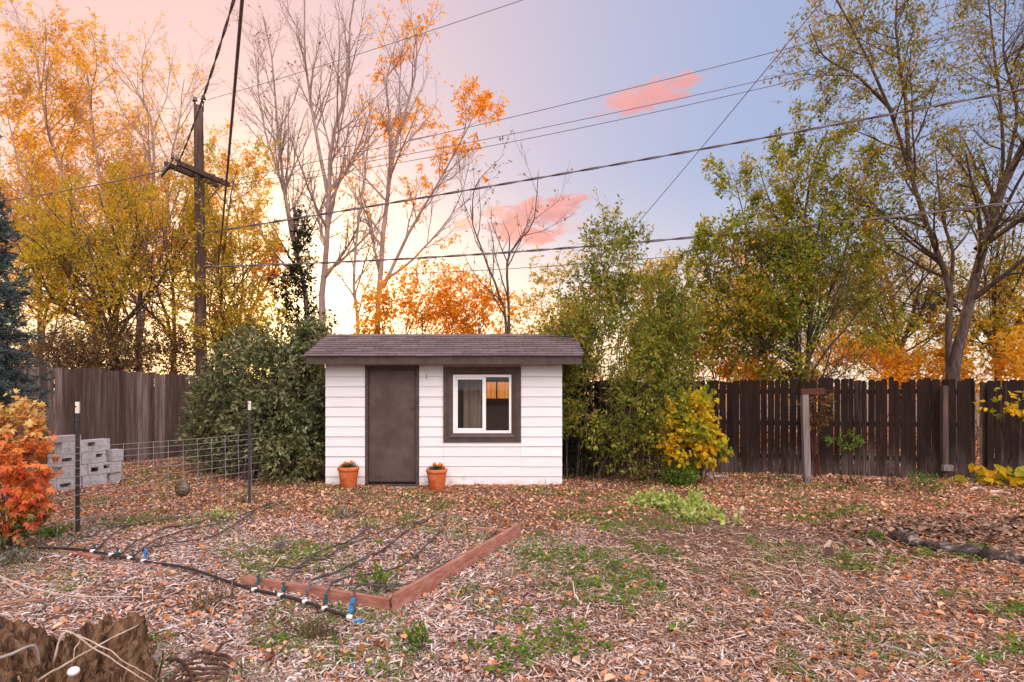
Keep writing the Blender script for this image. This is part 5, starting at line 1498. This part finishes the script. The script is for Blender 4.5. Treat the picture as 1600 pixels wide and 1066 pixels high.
def splinters():
    """Upright shreds and slivers of rotten wood around the stump's rim and front, one broken mass."""
    rng = R(703)
    c = np.array([-2.32, 3.02]); n = 760
    th = rng.uniform(0, 6.283, n); th = np.where(rng.uniform(0, 1, n) < .55, rng.normal(math.radians(285), .75, n), th)
    r = rng.uniform(.10, .47, n); front = np.exp(-(np.angle(np.exp(1j * (th - math.radians(282)))) / .55) ** 2)
    zb = np.where(r > .33, rng.uniform(0, .16, n), rng.uniform(.02, .18, n)) ; H = rng.uniform(.03, .16, n) * (1 - .35 * front)
    x, y = c[0] + r * np.cos(th), c[1] + r * np.sin(th)
    lean = np.stack([np.cos(th) * rng.normal(.1, .35, n), np.sin(th) * rng.normal(.1, .35, n), np.ones(n)], -1); lean = unit(lean)
    w = rng.uniform(.003, .014, n); t = rng.uniform(.002, .006, n)
    tg = np.stack([-np.sin(th), np.cos(th), np.zeros(n)], -1); tg = unit(tg + rng.normal(0, .3, (n, 3))); nr = np.cross(tg, lean)
    b0 = np.stack([x, y, zb], -1); b1 = b0 + lean * H[:, None] * .6 + nr * rng.normal(0, .012, n)[:, None]; b2 = b0 + lean * H[:, None]
    def rg(p, k): return [p - tg * (w * k)[:, None] - nr * t[:, None], p + tg * (w * k)[:, None] - nr * t[:, None], p + tg * (w * k)[:, None] + nr * t[:, None], p - tg * (w * k)[:, None] + nr * t[:, None]]
    V = np.stack(rg(b0, .5) + rg(b1, .45) + rg(b2, .12), 1).reshape(-1, 3)
    i = np.arange(n)[:, None] * 12
    f = [i + [0, 1, 5, 4], i + [1, 2, 6, 5], i + [2, 3, 7, 6], i + [3, 0, 4, 7], i + [4, 5, 9, 8], i + [5, 6, 10, 9], i + [6, 7, 11, 10], i + [7, 4, 8, 11], i + [8, 9, 10, 11]]
    mb = MB(); mb.add(V, np.concatenate(f))
    o = mb.build('rotten_shreds', std('shredded_rotten_wood', [(.035, .016, .008), (.13, .062, .030), (.28, .15, .078), (.50, .33, .21)], island=.7, nscale=14, stretch=(1, 1, .4), rough=.95), bpy.data.objects['tree_stump'])
    o['kind'] = 'stuff'


splinters()


def stick(name, label, pts, r, mat='twig', cat='twig', n=16, k=7, group=None, tip=.5):
    p = spline(pts, n)
    rg = R(len(label) * 7 + int(abs(p[0, 0]) * 100)); p = p + np.cumsum(rg.normal(0, .0022, p.shape), 0)
    rr = np.linspace(1, tip, n) * r * (1 + .12 * np.sin(np.arange(n) * 2.1))
    return tag(MB().tube(p, rr, k).build(name, MT[mat], origin=p[0], smooth=True), label, cat, group)


TG = 'dry sticks lying around the stump'
stick('dry_twig', 'long pale twig leaning from the stump to the upper right', [P(60, 1062, 2.72), P(110, 1035, 2.75), P(160, 1005, 2.85), P(212, 979, 3.0)], .0055, group=TG)
stick('dry_twig', 'pale twig bent over in front of the stump, slanting down to the right', [P(85, 1035, 2.7), P(105, 987, 2.72), P(150, 1015, 2.75), P(190, 1040, 2.8), P(238, 1070, 2.85)], .005, group=TG)
stick('dry_twig', 'second thin twig beside the bent one, slanting down to the right', [P(118, 993, 2.78), P(165, 1015, 2.8), P(200, 1040, 2.84), P(240, 1066, 2.9)], .004, group=TG)
stick('dry_twig', 'short upright thin twig in the middle of the stump front', [P(110, 1036, 2.72), P(114, 1015, 2.72), P(118, 997, 2.73)], .004, group=TG)
stick('dry_twig', 'grey curved stick at the left edge leaning on the stump', [P(-12, 1032, 2.6), P(25, 1018, 2.62), P(55, 1008, 2.66), P(62, 1040, 2.7)], .008, mat='stick_grey', group=TG)
stick('dry_branch', 'thin straight pale branch lying behind the stump', [G(-20, 925) + [0, 0, .16], G(60, 948) + [0, 0, .12], G(140, 946) + [0, 0, .06], G(220, 940) + [0, 0, .03]], .007, cat='branch', group=TG)
stick('dry_branch', 'thicker reddish branch at the left edge behind the stump', [G(-40, 966) + [0, 0, .06], G(20, 958) + [0, 0, .08], G(72, 948) + [0, 0, .05]], .016, mat='orange_board', cat='branch', group=TG)
stick('dry_branch', 'pale dry stalk at the left edge above the reddish branch', [G(-10, 900) + [0, 0, .05], G(20, 935) + [0, 0, .10], G(45, 955) + [0, 0, .12]], .010, cat='branch', group=TG)
b = G(245, 1068)
stick('wooden_stake', 'short grey wooden stake standing beside the rusty grate', [b + [0, 0, -.05], b + [.002, .0, .08], b + [.006, .0, .165]], .021, mat='stick_grey', cat='stake', k=10, tip=.9)
stick('wood_scrap', 'grey pointed wood scrap lying behind the stake', [G(168, 1018) + [0, 0, .02], G(195, 1024) + [0, 0, .03], G(225, 1032) + [0, 0, .02]], .022, mat='stick_grey', cat='wood scrap')
stick('dark_stick', 'dark short stick behind the wooden stake', [G(210, 1020) + [0, 0, .02], G(228, 1032) + [0, 0, .03], G(246, 1044) + [0, 0, .02]], .014, mat='log', cat='stick')
c = P(115, 1049, 2.62)
tag(ball(c, .024, R(5)).build('white_ball', MT['cloth'], origin=c, smooth=True), 'small white ball lying at the front of the rotten stump', 'ball')


def grate():
    o = G(312, 1064); o[2] = 0
    t = thing('rusty_grate', 'rusty curved iron grate lying beside the wooden stake', 'grate', o)
    for i in range(6):
        f = i / 5
        a = G(252 + 6 * i, 1080 - 8 * i) + [0, 0, 0.015]; m1 = G(270 + 8 * i, 1052 - 5 * i + 22 * (1 - f)) + [0, 0, 0.029]; m2 = G(318 + 2 * i, 1042 - 2.6 * i + 28 * (1 - f)) + [0, 0, 0.034]; e = G(350 + 1.5 * i, 1044 - 2 * i + 24 * (1 - f)) + [0, 0, 0.029]; h = G(357, 1052 - 2 * i + 24 * (1 - f)) + [0, 0, 0.012]
        MB().tube(spline([a, m1, m2, e, h], 24), .0088, 8).build('bar', MT['rust'], t, smooth=True)
    MB().tube(spline([G(262, 1040) + [0, 0, 0.037], G(282, 1044) + [0, 0, 0.044], G(296, 1060) + [0, 0, 0.040], G(304, 1082) + [0, 0, 0.021]], 16), .010, 8).build('cross_bar', MT['rust'], t, smooth=True)
    MB().tube(spline([G(320, 1050) + [0, 0, 0.021], G(345, 1020) + [0, 0, 0.043], G(362, 1008) + [0, 0, 0.032]], 10), .008, 8).build('hook_bar', MT['rust'], t, smooth=True)
    MB().tube(spline([G(255, 1066) + [0, 0, 0.015], G(330, 1078) + [0, 0, 0.015], G(400, 1070) + [0, 0, 0.012]], 10), .012, 8).build('cross_bar', MT['rust'], t, smooth=True)


grate()


def log(name, label, pix, r, seed, mat='log', lift=.6, cat='log', rough=.30):
    rng = R(seed)
    p = spline([G(x, y) for x, y in pix], 26); p[:, 2] = gz(p[:, 0], p[:, 1]) + r * lift
    k = 16
    mb = MB(); rr = r * (1 + .14 * np.sin(np.arange(26) * .7 + seed)) * np.linspace(1.05, .85, 26)
    mb.tube(p, rr, k)
    V = mb.V[0]; c = np.repeat(p, k, 0); mb.V[0] = c + (V - c) * (1 + rough * vnoise(V * 1.0, seed, 14.0)[:, None] + rng.normal(0, .03, (len(V), 1)))
    return tag(mb.build(name, MT[mat], origin=p[0]), label, cat)


log('dead_log', 'dark weathered log with pale patches lying on the soil at the right', [(1398, 846), (1440, 856), (1490, 866), (1534, 872)], .072, 721)
log('dead_log', 'blackened log piece continuing to the right edge behind the weathered log', [(1536, 874), (1570, 880), (1610, 888), (1680, 897)], .072, 722)
log('dead_log', 'thin dark half buried log behind the weathered log', [(1402, 836), (1435, 838), (1465, 843)], .035, 723, lift=.2)
log('wood_slab', 'pale peeled wood strip behind the dead logs, left end', [(1374, 822), (1395, 823), (1412, 826)], .022, 724, 'bark_slab', cat='wood scrap')
log('wood_slab', 'orange brown flat board lying on the soil behind the logs', [(1456, 803), (1485, 802), (1512, 802)], .022, 725, 'orange_board', cat='board')
log('bark_piece', 'curved pale bark piece below the yellow leaves, the left one', [(1514, 769), (1528, 766), (1542, 770)], .028, 726, 'bark_slab', lift=.9, cat='bark piece')
log('bark_piece', 'curved pale bark piece below the yellow leaves, the right one', [(1545, 773), (1560, 771), (1578, 774)], .028, 727, 'bark_slab', lift=.9, cat='bark piece')
log('wood_slab', 'short pale stick standing out of the soil right of the orange board', [(1568, 812), (1572, 806), (1578, 800)], .016, 728, 'bark_slab', cat='stick')
log('branch_piece', 'brown branch lying near the right edge above the dark log', [(1552, 844), (1570, 840), (1592, 834)], .022, 729, 'bark_slab', cat='branch')
log('branch_piece', 'reddish branch cut by the right edge above the dark log', [(1584, 844), (1600, 838), (1630, 832)], .03, 730, 'orange_board', cat='branch')
log('dead_branch', 'long thin dry branch in the right foreground near the edge', [(1470, 1042), (1520, 1030), (1575, 1022), (1640, 1034)], .008, 731, 'twig', lift=2.5, cat='branch')
log('dead_branch', 'grey split branch in the right foreground', [(1385, 1016), (1415, 1024), (1445, 1032)], .012, 732, 'stick_grey', lift=1.5, cat='branch')
log('dead_branch', 'long pale stalk on the straw in the right middle ground', [(1370, 990), (1400, 988), (1440, 993)], .007, 733, 'twig', lift=2, cat='branch')
log('dead_branch', 'brown curved stalk at the bottom edge right of the middle', [(1150, 1070), (1150, 1052), (1160, 1038)], .009, 734, 'orange_board', lift=2, cat='branch')
log('wood_chip', 'large pale flat wood chip in the lower middle of the yard', [(1062, 1034), (1080, 1036), (1102, 1042)], .012, 735, 'bark_slab', lift=1.6, cat='wood scrap')
log('wood_chip', 'orange pale stick lying in the mulch right of the bed', [(874, 984), (890, 985), (910, 987)], .009, 736, 'bark_slab', lift=1.6, cat='stick')
log('dead_branch', 'thin brown twig lying across the mulch behind the stump', [(215, 952), (262, 960), (305, 965)], .006, 737, 'log', lift=2, cat='branch')
log('wood_chip', 'grey driftwood scrap beside the yellow vine shrub on the ground', [(1108, 748), (1122, 745), (1138, 746)], .03, 738, 'stick_grey', lift=.8, cat='wood scrap')
log('wood_chip', 'dark clod of wood under the feathery shrub', [(1014, 748), (1024, 745), (1034, 748)], .045, 739, 'log', lift=.6, cat='wood scrap')


# ------------------------------------------------------------------ utility pole and overhead wires
PB = P(316, 592, 15.5)
def utility_pole():
    base = np.array([PB[0], 15.5, float(gz(PB[0], 15.5))]); top = P(310, 166, 15.5)
    t = thing('utility_pole', 'brown wooden utility pole with crossarm rising behind the grey fence', 'utility pole', base)
    MB().tube(np.linspace(base, top, 12), np.linspace(.145, .11, 12), 16).build('pole', MT['pole'], t, smooth=True)
    a, b = P(268, 255, 14.7), P(349, 291, 16.3)
    d = unit(b - a); s = unit(np.cross(d, [0, 0, 1])); rz = math.atan2(d[1], d[0])
    for o in (.215, -.215):
        mid = (a + b) / 2 + s * o * .9 + [0, 0, .0 if o > 0 else .02]
        MB().box(mid, (np.linalg.norm(b - a), .095, .12), rz).build('crossarm', MT['crossarm'], t, bevel=.008)
    for o in (.215, -.215):
        MB().tube([(a + b) / 2 + s * o * 1.2 + d * .55 - [0, 0, .05], np.array([PB[0], 15.5, 0]) + [0, 0, 6.55] + s * o * .8], .018, 6).build('brace', MT['crossarm'], t)
    def ins(p, sc=1.0, name='insulator'):
        MB().lathe(p, np.array([(.001, -.02), (.018, -.02), (.018, .05), (.055, .055), (.06, .08), (.04, .10), (.045, .125), (.03, .16), (.001, .165)]) * sc, 14).build(name, MT['insulator'], t, smooth=True)
    ins(top + [-.09, 0, .06], 1.1); ins(top + [.13, 0, .10], 1.1)
    MB().tube([top + [-.09, 0, -.15], top + [-.09, 0, .07]], .012, 6).build('pin', MT['steel_dark'], t); MB().tube([top + [.13, 0, -.15], top + [.13, 0, .11]], .012, 6).build('pin', MT['steel_dark'], t)
    for f in (.02, .10, .80, .97):
        ins(a + (b - a) * f + [0, 0, .07], .9)
    cl = MB()
    for j in range(5):
        cl.tube([a + [-.06 * j, .02 * j, .05 - .05 * j], a + [-.10 - .04 * j, .04, -.12 - .05 * j]], .028, 7)
    cl.build('cable_clamp', MT['insulator'], t, smooth=True)
    MB().tube([np.array([PB[0], 15.25, .0]) + [.02, 0, 4.8], np.array([PB[0], 15.22, 0]) + [.02, 0, 7.2]], .016, 6).build('conduit', MT['steel_dark'], t)


utility_pole()


def wire(label, A, B, r, sag=.15, mat='wire', twist=False, name='overhead_wire', n=60):
    A, B = np.asarray(A, float), np.asarray(B, float)
    s = np.linspace(0, 1, n if not twist else 420)
    p = A + (B - A) * s[:, None]; p[:, 2] -= sag * 4 * s * (1 - s)
    mb = MB()
    if twist:
        L = np.linalg.norm(B - A); d = unit(B - A); u = unit(np.cross(d, [0, 0, 1])); w = np.cross(u, d); ph = s * L / 1.3 * 6.283
        for k in (0, math.pi):
            mb.tube(p + (u[None] * np.cos(ph + k)[:, None] + w[None] * np.sin(ph + k)[:, None]) * r * .75, r * .72, 6)
    else:
        mb.tube(p, r, 7)
    return tag(mb.build(name, MT[mat], origin=A, smooth=True), label, 'wire', 'overhead wires from the utility pole')


DR = 11.3
wire('highest long wire from the pole top insulator crossing the top edge of the sky', P(325, 156, 15.5), P(840, -8, 10.5), .006, .05, 'wire_thin')
wire('upper thin power wire rising from the crossarm past the pink cloud to the upper right', P(345, 284, 16.2), P(1620, -28, DR), .008, .16, 'wire_thin')
wire('upper of the paired wires passing over the upper pink cloud', P(346, 292, 16.2), P(1690, 6, DR), .0075, .22, 'wire_thin')
wire('lower of the paired wires passing over the upper pink cloud', P(348, 298, 16.2), P(1690, 14, DR), .0075, .30, 'wire_thin')
wire('thick cable crossing mid sky from the pole up to the right edge', P(318, 364, 15.35), P(1720, 116, DR), .019, .10, twist=True)
wire('thick lowest cable sagging across the shrub tops to the right edge', P(318, 417, 15.35), P(1720, 300, DR), .020, .26, twist=True)
wire('thin wire just under the thick lowest cable at the right', P(320, 432, 15.4), P(1720, 318, DR + .6), .008, .42, 'wire_thin')
wire('diagonal wire running steeply from behind the feathery shrub to the top edge', P(985, 362, 15), P(1345, -74, 9), .0075, .05, 'wire_thin')
wire('thick dark service cable hanging nearly straight down from the top edge', P(343, 398, 15.2), P(386, -90, 5.2), .019, .10)
wire('twisted service wire looping from the crossarm to the top edge', P(272, 268, 14.7), P(383, -60, 7.0), .014, .22, twist=True)
wire('wire leaving the crossarm to the left above the grey fence', P(266, 264, 14.8), P(-150, 330, 17), .016, .15)
wire('middle wire running left from the pole through the golden trees', P(314, 366, 15.4), P(-150, 430, 18), .013, .08)
wire('lower wire running left from the pole through the golden trees', P(314, 418, 15.4), P(-150, 486, 18), .015, .05)
sp = P(965, 380, 13.1)
SPX = MB(); d = unit(P(1100, 368, 12.8) - P(880, 386, 13.4)); SPX.tube([sp - d * .25, sp - d * .2, sp + d * .2, sp + d * .25], [.02, .04, .04, .02], 8)
tag(SPX.build('cable_splice', MT['insulator'], origin=sp, smooth=True), 'dark splice sleeve on the lowest cable above the feathery shrub', 'cable splice')

# ------------------------------------------------------------------ sky, sun, camera
SUN_AZ, SUN_EL = math.radians(-21.0), math.radians(4.5)
sun_d = np.array([math.sin(SUN_AZ) * math.cos(SUN_EL), math.cos(SUN_AZ) * math.cos(SUN_EL), math.sin(SUN_EL)])


def world():
    w = bpy.data.worlds.new('World'); SC.world = w; w.use_nodes = True
    nt = w.node_tree; nt.nodes.clear()
    out = nt.nodes.new('ShaderNodeOutputWorld')
    tc = nt.nodes.new('ShaderNodeTexCoord')
    dn = nd(nt, 'ShaderNodeVectorMath', {0: tc.outputs['Generated']}, operation='NORMALIZE').outputs[0]
    s = nd(nt, 'ShaderNodeSeparateXYZ', {0: dn}); x, y, z = s.outputs
    def dot(v):
        return nd(nt, 'ShaderNodeVectorMath', {0: dn, 1: tuple(float(q) for q in v)}, operation='DOT_PRODUCT').outputs['Value']
    def mr(v, a, b, c=0.0, d=1.0, it='SMOOTHSTEP'):
        return nd(nt, 'ShaderNodeMapRange', {0: v, 1: a, 2: b, 3: c, 4: d}, interpolation_type=it).outputs[0]
    pink = dot(unit([-.694, .583, .423]))
    base = ramp(nt, mr(pink, -.2, 1.0, it='LINEAR'), [(0, (.29, .35, .55)), (.35, (.32, .39, .62)), (.55, (.36, .42, .645)), (.68, (.47, .45, .62)), (.78, (.60, .49, .59)), (.88, (.79, .53, .54)), (1, (.90, .545, .48))])
    sdir = dot(sun_d)
    hcol = ramp(nt, mr(sdir, .3, 1.0, it='LINEAR'), [(0, (.53, .55, .66)), (.45, (.66, .62, .68)), (.72, (.82, .68, .66)), (1, (1.02, .76, .60))])
    c = mixc(nt, mr(z, .36, .04), base, hcol)
    low = ramp(nt, mr(sdir, .3, 1.0, it='LINEAR'), [(0, (1.05, .88, .70)), (.6, (1.08, .89, .70)), (1, (1.25, .98, .76))])
    c = mixc(nt, mr(z, .22, .03), c, low)
    glow = math_(nt, 'POWER', math_(nt, 'MAXIMUM', sdir, 0.0), 60.0)
    c = mixc(nt, glow, c, (2.3, 1.75, 1.12))
    # clouds lit pink by the set sun, placed by azimuth and elevation
    az = math_(nt, 'ARCTAN2', x, y); el = math_(nt, 'ARCSINE', z)
    cv = nd(nt, 'ShaderNodeCombineXYZ', {0: math_(nt, 'MULTIPLY', az, 9.0), 1: math_(nt, 'MULTIPLY', el, 20.0), 2: 0.0}).outputs[0]
    nz = nd(nt, 'ShaderNodeTexNoise', {'Vector': cv, 'Scale': 2.3, 'Detail': 9, 'Roughness': .64, 'Distortion': .7}).outputs['Fac']
    nz2 = nd(nt, 'ShaderNodeTexNoise', {'Vector': cv, 'Scale': 3.3, 'Detail': 5, 'Roughness': .5}).outputs['Fac']
    def cloud(px, py, rx, ry, tilt, dens):
        d = unit(P(px, py, 1.0) - [0, 0, CH]); a0, e0 = math.atan2(d[0], d[1]), math.asin(d[2])
        u = math_(nt, 'DIVIDE', math_(nt, 'SUBTRACT', az, a0), rx / F); v = math_(nt, 'DIVIDE', math_(nt, 'SUBTRACT', math_(nt, 'SUBTRACT', el, e0), math_(nt, 'MULTIPLY', math_(nt, 'SUBTRACT', az, a0), tilt)), ry / F)
        r2 = math_(nt, 'ADD', math_(nt, 'MULTIPLY', u, u), math_(nt, 'MULTIPLY', v, v))
        f = math_(nt, 'SUBTRACT', math_(nt, 'MULTIPLY_ADD', nz, 4.4, -1.2), r2)
        return math_(nt, 'MULTIPLY', mr(f, -.15, .75), dens), v
    for k, (px, py, rx, ry, tl, dens, ca, cb) in enumerate([(1012, 152, 80, 20, .20, .88, (.88, .33, .26), (.80, .27, .25)), (838, 336, 80, 27, .16, .92, (.82, .25, .21), (.55, .17, .20)), (822, 366, 62, 17, .0, .9, (.84, .24, .20), (.70, .19, .19)),
                                                           (728, 349, 20, 9, .25, .9, (.95, .40, .32), (.90, .36, .30)), (775, 332, 20, 10, .1, .8, (.95, .40, .32), (.90, .36, .30)), (900, 353, 24, 10, .3, .55, (.70, .42, .46), (.60, .42, .50))]):
        m, v = cloud(px, py, rx, ry, tl, dens)
        cc = mixc(nt, mr(math_(nt, 'MULTIPLY_ADD', nz2, -1.6, math_(nt, 'MULTIPLY', v, -.35)), -1.3, -.4), ca, cb)
        c = mixc(nt, m, c, cc)
    # added fill light: the unseen sky overhead and behind the viewer brightened, plus a rear lobe
    back = mr(y, .25, -.55)
    up = mr(z, .55, .95)
    lobe = math_(nt, 'POWER', math_(nt, 'MAXIMUM', dot(unit([.30, -.60, .74])), 0.0), 7.0)
    gain = math_(nt, 'MULTIPLY_ADD', lobe, LOBE_GAIN, math_(nt, 'MULTIPLY_ADD', math_(nt, 'MAXIMUM', back, up), BACK_GAIN, 1.0))
    rear = mixc(nt, math_(nt, 'MAXIMUM', back, math_(nt, 'MULTIPLY', up, .8)), c, (.72, .65, .655))
    c = nd(nt, 'ShaderNodeVectorMath', {0: rear, 3: gain}, operation='SCALE').outputs[0]
    c = mixc(nt, mr(z, -.002, -.03), c, (.10, .07, .06))
    bg = nd(nt, 'ShaderNodeBackground', {'Color': c, 'Strength': 1.0})
    sky = nt.nodes.new('ShaderNodeTexSky'); sky.sky_type = 'NISHITA'; sky.sun_disc = False
    sky.sun_elevation = SUN_EL; sky.sun_rotation = SUN_AZ; sky.dust_density = 2.0
    bs = nd(nt, 'ShaderNodeBackground', {'Color': sky.outputs[0], 'Strength': SKY_STRENGTH})
    nt.links.new(nd(nt, 'ShaderNodeAddShader', {0: bg.outputs[0], 1: bs.outputs[0]}).outputs[0], out.inputs['Surface'])


BACK_GAIN, LOBE_GAIN, SKY_STRENGTH = .38, 8.0, .05
world()
sl = bpy.data.lights.new('evening_sun', 'SUN'); sl.energy = 5.0; sl.angle = math.radians(2.0); sl.color = (1.0, .62, .30)
so = bpy.data.objects.new('evening_sun', sl); COL.objects.link(so)
from mathutils import Vector
so.rotation_euler = Vector(sun_d).to_track_quat('Z', 'Y').to_euler()

cam = bpy.data.cameras.new('camera'); co = bpy.data.objects.new('camera', cam); COL.objects.link(co)
cam.sensor_fit = 'HORIZONTAL'; cam.sensor_width = 36; cam.lens = 36 * F / 1600; cam.shift_y = (HZ - 533) / 1600
cam.clip_end = 5000; cam.clip_start = .05
co.location = (0, 0, CH); co.rotation_euler = (math.radians(90), 0, 0)
SC.camera = co
SC.render.engine = 'CYCLES'
SC.cycles.max_bounces = 8; SC.cycles.transparent_max_bounces = 8; SC.cycles.use_denoising = True
SC.view_settings.view_transform = 'Standard'; SC.view_settings.look = 'None'; SC.view_settings.exposure = 0; SC.view_settings.gamma = 1
